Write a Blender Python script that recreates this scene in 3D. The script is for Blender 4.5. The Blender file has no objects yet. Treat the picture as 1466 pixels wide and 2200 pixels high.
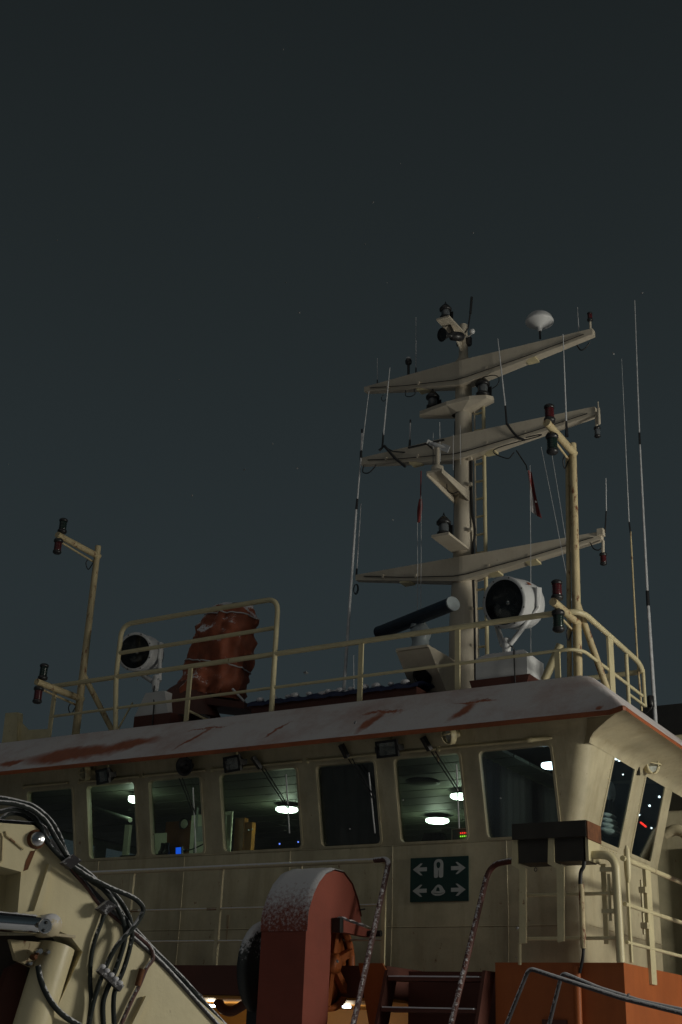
import bpy, math, random
from mathutils import Vector, Matrix

random.seed(7)
sc = bpy.context.scene
col = sc.collection

# ------------------------------------------------------------------ camera, sky, light, exposure
cam_data = bpy.data.cameras.new('camera')
cam_data.sensor_fit = 'VERTICAL'
cam_data.sensor_height = 36.0
cam_data.lens = 36.0 * 2670.04 / 2200.0
cam_data.clip_start = 0.05
cam_data.clip_end = 3000.0
cam = bpy.data.objects.new('camera', cam_data)
col.objects.link(cam)
cam.matrix_world = Matrix(((0.856069, 0.174796, 0.486407, 0.000000), (0.515507, -0.356831, -0.779053, 0.000000), (0.037390, 0.917670, -0.395581, 0.000000), (0.000000, 0.000000, 0.000000, 1.000000)))
sc.camera = cam

world = bpy.data.worlds.new('World')
sc.world = world
world.use_nodes = True
wn = world.node_tree
wn.nodes.clear()
w_out = wn.nodes.new('ShaderNodeOutputWorld')
w_bg = wn.nodes.new('ShaderNodeBackground')
w_geo = wn.nodes.new('ShaderNodeTexCoord')
w_sep = wn.nodes.new('ShaderNodeSeparateXYZ')
w_ramp = wn.nodes.new('ShaderNodeValToRGB')
w_noise = wn.nodes.new('ShaderNodeTexNoise')
w_mix = wn.nodes.new('ShaderNodeMixRGB')
# low overcast at night, lit from below by the harbour: paler towards the horizon
cr = w_ramp.color_ramp
cr.elements[0].position = 0.0
cr.elements[0].color = (0.0235, 0.0312, 0.0345, 1)
cr.elements[1].position = 0.80
cr.elements[1].color = (0.0090, 0.0117, 0.0124, 1)
e = cr.elements.new(0.34); e.color = (0.0184, 0.0254, 0.0280, 1)
e = cr.elements.new(0.55); e.color = (0.0142, 0.0190, 0.0203, 1)
w_noise.inputs['Scale'].default_value = 1.6
w_noise.inputs['Detail'].default_value = 3.0
w_mix.blend_type = 'MULTIPLY'
w_mix.inputs[0].default_value = 0.22
wn.links.new(w_geo.outputs['Generated'], w_sep.inputs[0])
wn.links.new(w_sep.outputs['Z'], w_ramp.inputs[0])
wn.links.new(w_geo.outputs['Generated'], w_noise.inputs['Vector'])
wn.links.new(w_ramp.outputs[0], w_mix.inputs[1])
wn.links.new(w_noise.outputs[0], w_mix.inputs[2])
wn.links.new(w_mix.outputs[0], w_bg.inputs[0])
w_bg.inputs[1].default_value = 1.25
wn.links.new(w_bg.outputs[0], w_out.inputs[0])

# faint broad glow of the overcast, from over the camera's shoulder
SUN_AZ, SUN_EL = math.radians(-80.0), math.radians(50.0)
sun_data = bpy.data.lights.new('sun', 'SUN')
sun_data.energy = 0.165
sun_data.angle = math.radians(70.0)
sun_data.color = (1.0, 0.95, 0.86)
sun = bpy.data.objects.new('sun', sun_data)
col.objects.link(sun)
to_sun = Vector((math.cos(SUN_EL) * math.cos(SUN_AZ), math.cos(SUN_EL) * math.sin(SUN_AZ), math.sin(SUN_EL)))
sun.rotation_euler = to_sun.to_track_quat('Z', 'Y').to_euler()
sun.location = to_sun * 40

sc.view_settings.view_transform = 'Standard'
sc.view_settings.look = 'None'
sc.view_settings.exposure = 0.0
sc.view_settings.gamma = 1.0
sc.view_settings.use_curve_mapping = False
sc.cycles.max_bounces = 6
sc.cycles.transparent_max_bounces = 12
sc.cycles.sample_clamp_indirect = 3.0
sc.cycles.caustics_reflective = False
sc.cycles.caustics_refractive = False

# ------------------------------------------------------------------ materials
def new_mat(name):
    m = bpy.data.materials.new(name)
    m.use_nodes = True
    nt = m.node_tree
    b = nt.nodes['Principled BSDF']
    return m, nt, b

def noise(nt, scale, detail=4.0, rough=0.6, stretch=None, coord='Object'):
    tc = nt.nodes.new('ShaderNodeTexCoord')
    geo = nt.nodes.new('ShaderNodeNewGeometry')
    n = nt.nodes.new('ShaderNodeTexNoise')
    n.inputs['Scale'].default_value = scale
    n.inputs['Detail'].default_value = detail
    n.inputs['Roughness'].default_value = rough
    src = geo.outputs['Position']
    if stretch:
        mp = nt.nodes.new('ShaderNodeMapping')
        mp.inputs['Scale'].default_value = stretch
        nt.links.new(src, mp.inputs['Vector'])
        src = mp.outputs[0]
    nt.links.new(src, n.inputs['Vector'])
    return n

def ramp(nt, sock, p0, p1, c0=(0, 0, 0, 1), c1=(1, 1, 1, 1)):
    r = nt.nodes.new('ShaderNodeValToRGB')
    r.color_ramp.elements[0].position = p0
    r.color_ramp.elements[1].position = p1
    r.color_ramp.elements[0].color = c0
    r.color_ramp.elements[1].color = c1
    nt.links.new(sock, r.inputs[0])
    return r

def mixc(nt, fac, a, b, blend='MIX'):
    m = nt.nodes.new('ShaderNodeMixRGB')
    m.blend_type = blend
    for i, s in ((0, fac), (1, a), (2, b)):
        if hasattr(s, 'links'):
            nt.links.new(s, m.inputs[i])
        elif isinstance(s, (int, float)):
            m.inputs[i].default_value = s
        else:
            m.inputs[i].default_value = (*s, 1)
    return m.outputs[0]

def math_n(nt, op, a, b=None):
    m = nt.nodes.new('ShaderNodeMath')
    m.operation = op
    for i, s in ((0, a), (1, b)):
        if s is None:
            continue
        if hasattr(s, 'links'):
            nt.links.new(s, m.inputs[i])
        else:
            m.inputs[i].default_value = s
    return m.outputs[0]

def bump(nt, bsdf, sock, strength, dist=0.01):
    b = nt.nodes.new('ShaderNodeBump')
    b.inputs['Strength'].default_value = strength
    b.inputs['Distance'].default_value = dist
    nt.links.new(sock, b.inputs['Height'])
    nt.links.new(b.outputs[0], bsdf.inputs['Normal'])

def up_facing(nt):
    g = nt.nodes.new('ShaderNodeNewGeometry')
    s = nt.nodes.new('ShaderNodeSeparateXYZ')
    nt.links.new(g.outputs['Normal'], s.inputs[0])
    return s.outputs['Z']

SNOW = (0.60, 0.60, 0.63)

def paint(name, base, dark=0.78, rust=0.0, rust_col=(0.16, 0.055, 0.02), rough=0.5, snow=0.0, streak=0.0, scale=2.2, soft=0.12, buckle=0.0):
    """weathered ship's paint: uneven tone, vertical dirt runs, rust spots, dusting of snow on upward faces"""
    m, nt, b = new_mat(name)
    n1 = noise(nt, scale, 6.0, 0.65)
    r1 = ramp(nt, n1.outputs[0], 0.3, 0.72)
    c = mixc(nt, r1.outputs[0], tuple(x * dark for x in base), base)
    if streak:
        ns = noise(nt, 1.6, 7.0, 0.72, (4.0, 4.0, 0.5))
        rs = ramp(nt, ns.outputs[0], 0.47, 0.78)
        c = mixc(nt, math_n(nt, 'MULTIPLY', rs.outputs[0], streak), c, tuple(x * y for x, y in zip(base, (0.45, 0.38, 0.28))))
    if rust:
        nr = noise(nt, 16.0, 8.0, 0.72, (1.0, 1.0, 0.4))
        rr = ramp(nt, nr.outputs[0], 0.70 - 0.22 * rust, 0.74 - 0.2 * rust)
        c = mixc(nt, rr.outputs[0], c, rust_col)
    if snow:
        nn = noise(nt, 34.0, 7.0, 0.75)
        z = up_facing(nt)
        f = math_n(nt, 'ADD', math_n(nt, 'MULTIPLY', z, 0.6), math_n(nt, 'MULTIPLY', nn.outputs[0], 1.1))
        rs = ramp(nt, f, 1.21 - 0.72 * snow - soft / 2, 1.21 - 0.72 * snow + soft / 2)
        c = mixc(nt, rs.outputs[0], c, SNOW)
    nt.links.new(c, b.inputs['Base Color'])
    b.inputs['Roughness'].default_value = rough
    nb = noise(nt, 38.0, 4.0, 0.6)
    bump(nt, b, nb.outputs[0], 0.12, 0.01)
    if buckle:      # plating slightly dished between its frames
        b2 = nt.nodes.new('ShaderNodeBump')
        b2.inputs['Strength'].default_value = buckle
        b2.inputs['Distance'].default_value = 0.06
        nt.links.new(noise(nt, 1.7, 2.0, 0.4).outputs[0], b2.inputs['Height'])
        nt.links.new(b2.outputs[0], [n for n in nt.nodes if n.type == 'BUMP'][0].inputs['Normal'])
    return m

def plain(name, base, rough=0.5, metal=0.0, var=0.25, scale=14.0, snow=0.0):
    m, nt, b = new_mat(name)
    n1 = noise(nt, scale, 4.0)
    r1 = ramp(nt, n1.outputs[0], 0.3, 0.7)
    c = mixc(nt, r1.outputs[0], tuple(x * (1 - var) for x in base), tuple(min(1, x * (1 + var * 0.4)) for x in base))
    if snow:
        nn = noise(nt, 30.0, 6.0, 0.7)
        f = math_n(nt, 'ADD', math_n(nt, 'MULTIPLY', up_facing(nt), 0.6), math_n(nt, 'MULTIPLY', nn.outputs[0], 1.1))
        rs = ramp(nt, f, 1.15 - 0.72 * snow, 1.27 - 0.72 * snow)
        c = mixc(nt, rs.outputs[0], c, SNOW)
    nt.links.new(c, b.inputs['Base Color'])
    b.inputs['Roughness'].default_value = rough
    b.inputs['Metallic'].default_value = metal
    return m

def emit(name, colr, strength):
    m, nt, b = new_mat(name)
    b.inputs['Base Color'].default_value = (*colr, 1)
    b.inputs['Emission Color'].default_value = (*colr, 1)
    b.inputs['Emission Strength'].default_value = strength
    return m

def glass(name, tint=(0.80, 0.86, 0.84), dirt=0.05, gloss=1.0):
    m, nt, b = new_mat(name)
    nt.nodes.remove(b)
    out = [n for n in nt.nodes if n.type == 'OUTPUT_MATERIAL'][0]
    tr = nt.nodes.new('ShaderNodeBsdfTransparent')
    tr.inputs[0].default_value = (*tint, 1)
    gl = nt.nodes.new('ShaderNodeBsdfGlossy')
    gl.inputs['Roughness'].default_value = 0.03
    lw = nt.nodes.new('ShaderNodeLayerWeight')      # Schlick's curve, the same from both faces of the thin pane
    lw.inputs['Blend'].default_value = 0.5
    fres = math_n(nt, 'ADD', math_n(nt, 'MULTIPLY', math_n(nt, 'POWER', lw.outputs['Facing'], 5.0), 0.95), 0.045)
    mx = nt.nodes.new('ShaderNodeMixShader')
    nt.links.new(math_n(nt, 'MULTIPLY', fres, gloss), mx.inputs[0])
    nt.links.new(tr.outputs[0], mx.inputs[1])
    nt.links.new(gl.outputs[0], mx.inputs[2])
    df = nt.nodes.new('ShaderNodeBsdfDiffuse')
    df.inputs[0].default_value = (0.5, 0.5, 0.48, 1)
    nn = noise(nt, 7.0, 8.0, 0.75)
    rr = ramp(nt, nn.outputs[0], 0.45, 0.85)
    m2 = nt.nodes.new('ShaderNodeMixShader')
    nt.links.new(math_n(nt, 'MULTIPLY', rr.outputs[0], dirt), m2.inputs[0])
    nt.links.new(mx.outputs[0], m2.inputs[1])
    nt.links.new(df.outputs[0], m2.inputs[2])
    nt.links.new(m2.outputs[0], out.inputs[0])
    return m

def visor_mat():
    """orange roof visor under a thin, wind-scoured dusting of snow, bare paint in streaks"""
    m, nt, b = new_mat('visor_paint_snow')
    geo = nt.nodes.new('ShaderNodeNewGeometry')
    pos = geo.outputs['Position']
    nw = noise(nt, 3.0, 5.0, 0.65)
    wob = nt.nodes.new('ShaderNodeVectorMath'); wob.operation = 'SCALE'
    nt.links.new(nw.outputs['Color'], wob.inputs[0]); wob.inputs['Scale'].default_value = 0.22
    addv = nt.nodes.new('ShaderNodeVectorMath'); addv.operation = 'ADD'
    nt.links.new(pos, addv.inputs[0]); nt.links.new(wob.outputs[0], addv.inputs[1])
    sub = nt.nodes.new('ShaderNodeVectorMath'); sub.operation = 'SUBTRACT'
    nt.links.new(addv.outputs[0], sub.inputs[0]); sub.inputs[1].default_value = (0.11, 0.11, 0.11)
    sep = nt.nodes.new('ShaderNodeSeparateXYZ'); nt.links.new(sub.outputs[0], sep.inputs[0])
    x, z = sep.outputs['X'], sep.outputs['Z']
    bare = None
    # (x centre, z centre, half length, half height, slant)
    for (cx, cz, lx, lz, sl) in VISOR_BARE:
        dz = math_n(nt, 'SUBTRACT', z, cz)
        dx = math_n(nt, 'SUBTRACT', math_n(nt, 'SUBTRACT', x, cx), math_n(nt, 'MULTIPLY', dz, sl))
        d = math_n(nt, 'ADD', math_n(nt, 'POWER', math_n(nt, 'DIVIDE', dx, lx), 2.0), math_n(nt, 'POWER', math_n(nt, 'DIVIDE', dz, lz), 2.0))
        f = ramp(nt, d, 0.25, 1.35, (1, 1, 1, 1), (0, 0, 0, 1)).outputs[0]
        bare = f if bare is None else math_n(nt, 'MAXIMUM', bare, f)
    nthin = noise(nt, 1.3, 6.0, 0.7)
    thin = ramp(nt, nthin.outputs[0], 0.46, 0.78).outputs[0]
    paintc = mixc(nt, ramp(nt, noise(nt, 12.0, 5.0).outputs[0], 0.3, 0.7).outputs[0], (0.26, 0.062, 0.020), (0.36, 0.095, 0.03))
    ncov = noise(nt, 60.0, 5.0, 0.7)
    cov = ramp(nt, ncov.outputs[0], 0.25, 0.5, (0.82, 0.82, 0.82, 1), (1, 1, 1, 1)).outputs[0]
    snow_f = math_n(nt, 'MULTIPLY', math_n(nt, 'SUBTRACT', cov, math_n(nt, 'MULTIPLY', thin, 0.62)), math_n(nt, 'SUBTRACT', 1.0, math_n(nt, 'MULTIPLY', bare, 0.93)))
    c = mixc(nt, snow_f, paintc, (0.62, 0.595, 0.605))
    nt.links.new(c, b.inputs['Base Color'])
    b.inputs['Roughness'].default_value = 0.75
    bump(nt, b, noise(nt, 45.0, 6.0, 0.7).outputs[0], 0.35, 0.012)
    return m

VISOR_BARE = [
    (-10.30, 3.07, 0.95, 0.14, 2.0), (-9.60, 3.12, 0.50, 0.11, 1.4), (-11.3, 3.0, 0.25, 0.06, 1.0),
    (-8.62, 3.12, 0.050, 0.17, 0.9), (-7.48, 3.10, 0.032, 0.12, 0.9), (-6.32, 3.08, 0.085, 0.17, 0.55),
    (-6.25, 3.20, 0.30, 0.016, 4.0), (-5.27, 3.10, 0.090, 0.16, 0.55), (-5.20, 3.21, 0.30, 0.014, 4.0),
    (-8.55, 3.24, 0.30, 0.014, 4.0), (-3.80, 2.96, 0.05, 0.03, 0.5),
]

M = {}
M['cream'] = paint('cream_wall_paint', (0.57, 0.51, 0.345), 0.66, 0.26, rough=0.5, streak=0.55, buckle=0.6)
M['cream_rail'] = paint('cream_rail_paint', (0.62, 0.55, 0.34), 0.8, 0.26, rough=0.45, scale=6)
M['cream_snow'] = paint('cream_paint_dusted', (0.60, 0.51, 0.34), 0.8, 0.15, rough=0.5, snow=0.75, scale=5)
M['cream_rust'] = paint('cream_paint_rusted', (0.58, 0.48, 0.28), 0.72, 0.62, rough=0.6, scale=7)
M['mast'] = paint('mast_paint', (0.58, 0.52, 0.42), 0.82, 0.12, rough=0.5, streak=0.25)
M['crane'] = paint('crane_paint', (0.78, 0.69, 0.44), 0.84, 0.15, rough=0.42, streak=0.2, snow=0.40)
M['orange'] = paint('orange_paint', (0.38, 0.098, 0.020), 0.75, 0.15, rough=0.55, streak=0.35, buckle=0.3)
M['lip'] = paint('orange_lip_paint', (0.38, 0.10, 0.028), 0.45, 0.35, rough=0.6)
M['red'] = paint('red_paint', (0.225, 0.048, 0.028), 0.75, 0.15, rough=0.7, snow=0.45, buckle=0.3)
M['darkred'] = paint('dark_red_deck_paint', (0.10, 0.030, 0.020), 0.7, 0.2, rough=0.6)
M['amber'] = paint('amber_paint', (0.55, 0.26, 0.05), 0.8, 0.1, rough=0.5)
M['rustrun'] = paint('thin_rust_run', (0.40, 0.31, 0.19), 0.7, 0.5, rough=0.7, scale=9)
M['visor'] = visor_mat()
M['snow'] = plain('snow', (0.62, 0.62, 0.66), 0.8, 0, 0.12, 25)
M['white'] = paint('white_enamel', (0.66, 0.67, 0.68), 0.8, 0.06, rough=0.4, snow=0.3)
M['black'] = plain('black_paint', (0.012, 0.012, 0.012), 0.45, 0, 0.4)
M['blackbox'] = plain('black_cabinet_paint', (0.030, 0.026, 0.020), 0.5, 0, 0.4, 6)
M['rubber'] = plain('black_rubber_hose', (0.010, 0.016, 0.015), 0.8, 0, 0.4, 20, snow=0.60)
M['cable'] = plain('black_cable', (0.012, 0.012, 0.014), 0.5)
M['lampblack'] = plain('lamp_housing', (0.018, 0.018, 0.02), 0.4, 0, 0.3)
M['lensred'] = plain('red_lens', (0.07, 0.010, 0.012), 0.2)
M['lensgreen'] = plain('green_lens', (0.010, 0.022, 0.018), 0.2)
M['lensclear'] = plain('clear_lens', (0.10, 0.11, 0.12), 0.15)
M['whip'] = plain('antenna_fibreglass', (0.55, 0.56, 0.58), 0.4)
M['steel'] = plain('bright_steel', (0.62, 0.62, 0.64), 0.22, 1.0, 0.15, 30)
M['chrome'] = plain('chromed_rod', (0.70, 0.72, 0.75), 0.12, 1.0, 0.1, 4)
M['rust'] = plain('rust', (0.15, 0.055, 0.02), 0.85, 0, 0.5, 18)
M['rustrail'] = paint('rusty_red_rail', (0.10, 0.028, 0.020), 0.6, 0.2, rough=0.6, snow=0.5, scale=10)
M['snowrail'] = paint('rail_crusted_with_snow', (0.11, 0.05, 0.045), 0.6, 0.2, rough=0.7, snow=0.63, scale=20)
M['ropesnow'] = paint('frosted_dark_pipe', (0.055, 0.05, 0.055), 0.6, 0.0, rough=0.7, snow=0.78, scale=20)
M['tarp'] = paint('orange_tarpaulin', (0.36, 0.092, 0.040), 0.40, 0.0, rough=0.65, snow=0.54, scale=4)
M['blue'] = plain('navy_tarpaulin', (0.012, 0.022, 0.075), 0.6, 0, 0.3, 8)
M['radarblue'] = plain('radar_front_face', (0.012, 0.025, 0.045), 0.45, 0, 0.3, 10)
M['radargrey'] = plain('radar_housing', (0.27, 0.31, 0.33), 0.5, 0, 0.2, 8)
M['glass'] = glass('window_glass', dirt=0.09)
M['glass_side'] = glass('side_window_glass', (0.80, 0.86, 0.84), 0.010)
M['glassclear'] = glass('lamp_glass', (0.8, 0.82, 0.8), 0.12)
M['glasspale'] = glass('pale_lamp_glass', (0.8, 0.82, 0.8), 0.9)  # pale diffuse film stands in for light reflected by the work light glass
M['reflector'] = plain('lamp_reflector', (0.72, 0.73, 0.72), 0.35, 0.0, 0.35)
M['darkmirror'] = plain('searchlight_interior', (0.006, 0.006, 0.007), 0.18, 0.0, 0.3)
M['green'] = plain('sign_green', (0.008, 0.036, 0.030), 0.45, 0, 0.15)
M['signwhite'] = plain('sign_white', (0.42, 0.44, 0.43), 0.5, 0, 0.12)
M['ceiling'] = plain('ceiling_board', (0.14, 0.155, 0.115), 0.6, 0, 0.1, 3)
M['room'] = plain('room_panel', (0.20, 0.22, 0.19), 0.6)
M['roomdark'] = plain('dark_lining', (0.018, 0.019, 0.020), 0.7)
M['wood'] = plain('varnished_wood', (0.36, 0.15, 0.03), 0.4, 0, 0.35, 5)
M['wooddark'] = plain('dark_wood', (0.30, 0.11, 0.028), 0.45, 0, 0.35, 5)
M['paper'] = plain('paper', (0.80, 0.80, 0.62), 0.7, 0, 0.08)
M['seat'] = plain('grey_vinyl', (0.60, 0.64, 0.68), 0.45)
M['tube_light'] = emit('fluorescent_lamp', (0.80, 1.0, 0.80), 11.0)
M['cool_light'] = emit('cool_white_lamp', (0.72, 0.88, 1.0), 11.0)
M['led'] = emit('work_lamp_led', (0.72, 0.88, 1.0), 14.0)
M['bluescreen'] = emit('blue_screen', (0.01, 0.10, 0.75), 1.1)
M['redglow'] = emit('red_glow', (1.0, 0.03, 0.02), 2.5)
M['greenled'] = emit('green_indicator', (0.35, 1.0, 0.05), 1.6)
M['whiteglint'] = emit('white_glint', (0.8, 0.9, 1.0), 4.0)  # emissive stand-in for lamp reflections in the side panes
M['blueled'] = emit('blue_indicator', (0.15, 0.25, 1.0), 2.0)
M['flake'] = plain('drifting_flake', (0.20, 0.205, 0.21), 0.9)
M['flagred'] = plain('red_bunting', (0.19, 0.028, 0.028), 0.8)
M['flagwhite'] = plain('white_bunting', (0.42, 0.40, 0.40), 0.8)
M['deck'] = paint('deck_steel', (0.09, 0.075, 0.065), 0.7, 0.1, rough=0.7, snow=0.5)
M['water'] = plain('dark_water', (0.006, 0.009, 0.011), 0.12, 0, 0.2, 0.5)
M['lifered'] = plain('lifebuoy_red', (0.40, 0.02, 0.02), 0.5)

# ------------------------------------------------------------------ mesh helpers
OFF = {}

def V(*a):
    return Vector(a[0]) if len(a) == 1 else Vector(a)

def frame_of(d):
    d = d.normalized()
    a = Vector((0, 0, 1)) if abs(d.z) < 0.92 else Vector((1, 0, 0))
    u = d.cross(a).normalized()
    return u, d.cross(u).normalized()

class MB:
    """collects shapes; obj() links them as ONE mesh object"""
    def __init__(s):
        s.v = []; s.f = []; s.sm = []

    def add(s, verts, faces, smooth=False):
        o = len(s.v)
        s.v += [tuple(p) for p in verts]
        for f in faces:
            s.f.append([i + o for i in f]); s.sm.append(smooth)
        return s

    def box(s, p0, p1):
        (x0, y0, z0), (x1, y1, z1) = p0, p1
        return s.add([(x0, y0, z0), (x1, y0, z0), (x1, y1, z0), (x0, y1, z0), (x0, y0, z1), (x1, y0, z1), (x1, y1, z1), (x0, y1, z1)],
                     [(3, 2, 1, 0), (4, 5, 6, 7), (0, 1, 5, 4), (1, 2, 6, 5), (2, 3, 7, 6), (3, 0, 4, 7)])

    def obox(s, c, ax, ay, az):
        """box about centre c with half-axis vectors"""
        c, ax, ay, az = map(Vector, (c, ax, ay, az))
        vs = [c + ax * i + ay * j + az * k for k in (-1, 1) for j in (-1, 1) for i in (-1, 1)]
        return s.add(vs, [(0, 2, 3, 1), (4, 5, 7, 6), (0, 1, 5, 4), (1, 3, 7, 5), (3, 2, 6, 7), (2, 0, 4, 6)])

    def tube(s, pts, r, n=8, caps=True, r1=None):
        pts = [Vector(p) for p in pts]
        m = len(pts)
        rings = []
        u = None
        for i, p in enumerate(pts):
            d = (pts[min(i + 1, m - 1)] - pts[max(i - 1, 0)])
            if d.length < 1e-9:
                d = Vector((0, 0, 1))
            d.normalize()
            if u is None:
                u, w = frame_of(d)
            else:
                u = (u - d * u.dot(d)).normalized(); w = d.cross(u)
            rr = r if r1 is None else r + (r1 - r) * i / (m - 1)
            rings.append([p + (u * math.cos(2 * math.pi * k / n) + w * math.sin(2 * math.pi * k / n)) * rr for k in range(n)])
        vs = [p for g in rings for p in g]
        fs = []
        for i in range(m - 1):
            for k in range(n):
                a, b = i * n + k, i * n + (k + 1) % n
                fs.append((a, b, b + n, a + n))
        s.add(vs, fs, True)
        if caps:
            s.add(rings[0], [tuple(range(n))[::-1]]); s.add(rings[-1], [tuple(range(n))])
        return s

    def lathe(s, org, axis, prof, n=20, caps=True):
        """prof: list of (radius, height along axis)"""
        org = Vector(org); d = Vector(axis).normalized(); u, w = frame_of(d)
        rings = [[org + d * h + (u * math.cos(2 * math.pi * k / n) + w * math.sin(2 * math.pi * k / n)) * max(r, 1e-4) for k in range(n)] for r, h in prof]
        vs = [p for g in rings for p in g]; fs = []
        for i in range(len(prof) - 1):
            for k in range(n):
                a, b = i * n + k, i * n + (k + 1) % n
                fs.append((a, b, b + n, a + n))
        s.add(vs, fs, True)
        if caps:
            s.add(rings[0], [tuple(range(n))[::-1]]); s.add(rings[-1], [tuple(range(n))])
        return s

    def sphere(s, c, r, n=12, sc=(1, 1, 1)):
        c = Vector(c); vs = []; fs = []; m = max(4, n // 2)
        for i in range(m + 1):
            t = math.pi * i / m
            for k in range(n):
                a = 2 * math.pi * k / n
                vs.append(c + Vector((r * sc[0] * math.sin(t) * math.cos(a), r * sc[1] * math.sin(t) * math.sin(a), r * sc[2] * math.cos(t))))
        for i in range(m):
            for k in range(n):
                a, b = i * n + k, i * n + (k + 1) % n
                fs.append((a, a + n, b + n, b))
        return s.add(vs, fs, True)

    def prism(s, poly, vec):
        """closed polygon (3D points) swept along vec"""
        poly = [Vector(p) for p in poly]; vec = Vector(vec); n = len(poly)
        nrm = Vector((0, 0, 0))
        for i in range(n):
            nrm += poly[i].cross(poly[(i + 1) % n])
        if nrm.dot(vec) > 0:
            poly = poly[::-1]
        vs = poly + [p + vec for p in poly]
        fs = [tuple(range(n)), tuple(range(2 * n - 1, n - 1, -1))]
        for i in range(n):
            j = (i + 1) % n
            fs.append((j, i, i + n, j + n))
        return s.add(vs, fs)

    def grid(s, rows, smooth=True):
        n = len(rows[0]); vs = [p for r in rows for p in r]; fs = []
        for i in range(len(rows) - 1):
            for k in range(n - 1):
                a = i * n + k
                fs.append((a, a + 1, a + n + 1, a + n))
        return s.add(vs, fs, smooth)

    def obj(s, name, mat, parent=None, loc=None):
        o3 = Vector(OFF[parent.name]) if parent is not None else Vector(loc if loc is not None else (0, 0, 0))
        me = bpy.data.meshes.new(name)
        me.from_pydata([tuple(Vector(p) - o3) for p in s.v], [], s.f)
        me.polygons.foreach_set('use_smooth', s.sm)
        me.materials.append(M[mat] if isinstance(mat, str) else mat)
        me.update()
        o = bpy.data.objects.new(name, me)
        col.objects.link(o)
        if parent is not None:
            o.parent = parent
        else:
            o.location = o3
        OFF[o.name] = tuple(o3)
        return o

    def base(s):
        n = len(s.v)
        return (sum(p[0] for p in s.v) / n, sum(p[1] for p in s.v) / n, min(p[2] for p in s.v))

    def single(s, name, mat, label, cat, group=None):
        o = s.obj(name, mat, None, s.base())
        return tag(o, label, cat, group)

def tag(o, label=None, cat=None, group=None, kind=None):
    if label: o['label'] = label
    if cat: o['category'] = cat
    if group: o['group'] = group
    if kind: o['kind'] = kind
    return o

def thing(name, label, cat, loc, group=None):
    o = bpy.data.objects.new(name, None)
    o.empty_display_size = 0.1
    col.objects.link(o)
    o.location = loc
    OFF[o.name] = tuple(loc)
    return tag(o, label, cat, group)

def bend(pts, r, k=5):
    """polyline with its inner corners rounded to radius r"""
    pts = [Vector(p) for p in pts]; out = [pts[0]]
    for i in range(1, len(pts) - 1):
        a, b, c = pts[i - 1], pts[i], pts[i + 1]
        d0, d1 = (a - b), (c - b)
        rr = min(r, d0.length * 0.45, d1.length * 0.45)
        p0, p1 = b + d0.normalized() * rr, b + d1.normalized() * rr
        for j in range(k + 1):
            t = j / k
            out.append(p0 * (1 - t) ** 2 + b * 2 * t * (1 - t) + p1 * t * t)
    out.append(pts[-1])
    return out

def spline(pts, k=8):
    """smooth curve through the points"""
    pts = [Vector(p) for p in pts]; out = []
    P = [pts[0] * 2 - pts[1]] + pts + [pts[-1] * 2 - pts[-2]]
    for i in range(1, len(P) - 2):
        a, b, c, d = P[i - 1], P[i], P[i + 1], P[i + 2]
        for j in range(k):
            t = j / k
            out.append(0.5 * ((2 * b) + (c - a) * t + (2 * a - 5 * b + 4 * c - d) * t * t + (3 * b - a - 3 * c + d) * t ** 3))
    out.append(pts[-1])
    return out

def rrect(u0, u1, v0, v1, r, k=4):
    """rounded rectangle, counter-clockwise, with the matching points of the outline around it"""
    pts = []
    for (cx, cy, a0) in ((u1 - r, v0 + r, -90), (u1 - r, v1 - r, 0), (u0 + r, v1 - r, 90), (u0 + r, v0 + r, 180)):
        for i in range(k + 1):
            a = math.radians(a0 + 90 * i / k)
            pts.append((cx + r * math.cos(a), cy + r * math.sin(a)))
    return pts

# ================================================================== the setting
mb = MB(); mb.box((-60, -30, -1.95), (12, 60, -1.70))
tag(mb.obj('foredeck', 'deck', None, (0, 0, -1.95)), kind='structure')
mb = MB(); mb.add([(-1500, -1500, -6), (1500, -1500, -6), (1500, 1500, -6), (-1500, 1500, -6)], [(0, 1, 2, 3)])
tag(mb.obj('sea', 'water', None, (0, 0, -6)), kind='structure')

# ================================================================== wheelhouse
Z0, ZB = 0.55, 1.88           # foot of the wall, knuckle where the window band starts to lean out
LEFT = -13.2
def fy(z): return 11.2 - 0.235 * max(0.0, z - ZB)      # front wall
def sx(z): return -4.26 + 0.27 * max(0.0, z - ZB)      # starboard wall
BACK = 13.53
wh = thing('wheelhouse', 'cream wheelhouse with a band of outward leaning windows and snowy orange roof visor', 'wheelhouse', (-8.0, 12.2, 0.72))

FW = [(-11.20, -10.47), (-10.242, -9.517), (-9.314, -8.576), (-8.313, -7.301), (-7.060, -6.349), (-6.125, -5.383), (-5.174, -4.425)]
SW = [(11.69, 12.285), (12.645, 13.27)]
WZ0, WZ1 = 1.905, 2.715
ZT = 2.95
front_map = lambda u, v: (u, fy(v), v)
side_map = lambda u, v: (sx(v), u, v)

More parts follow.
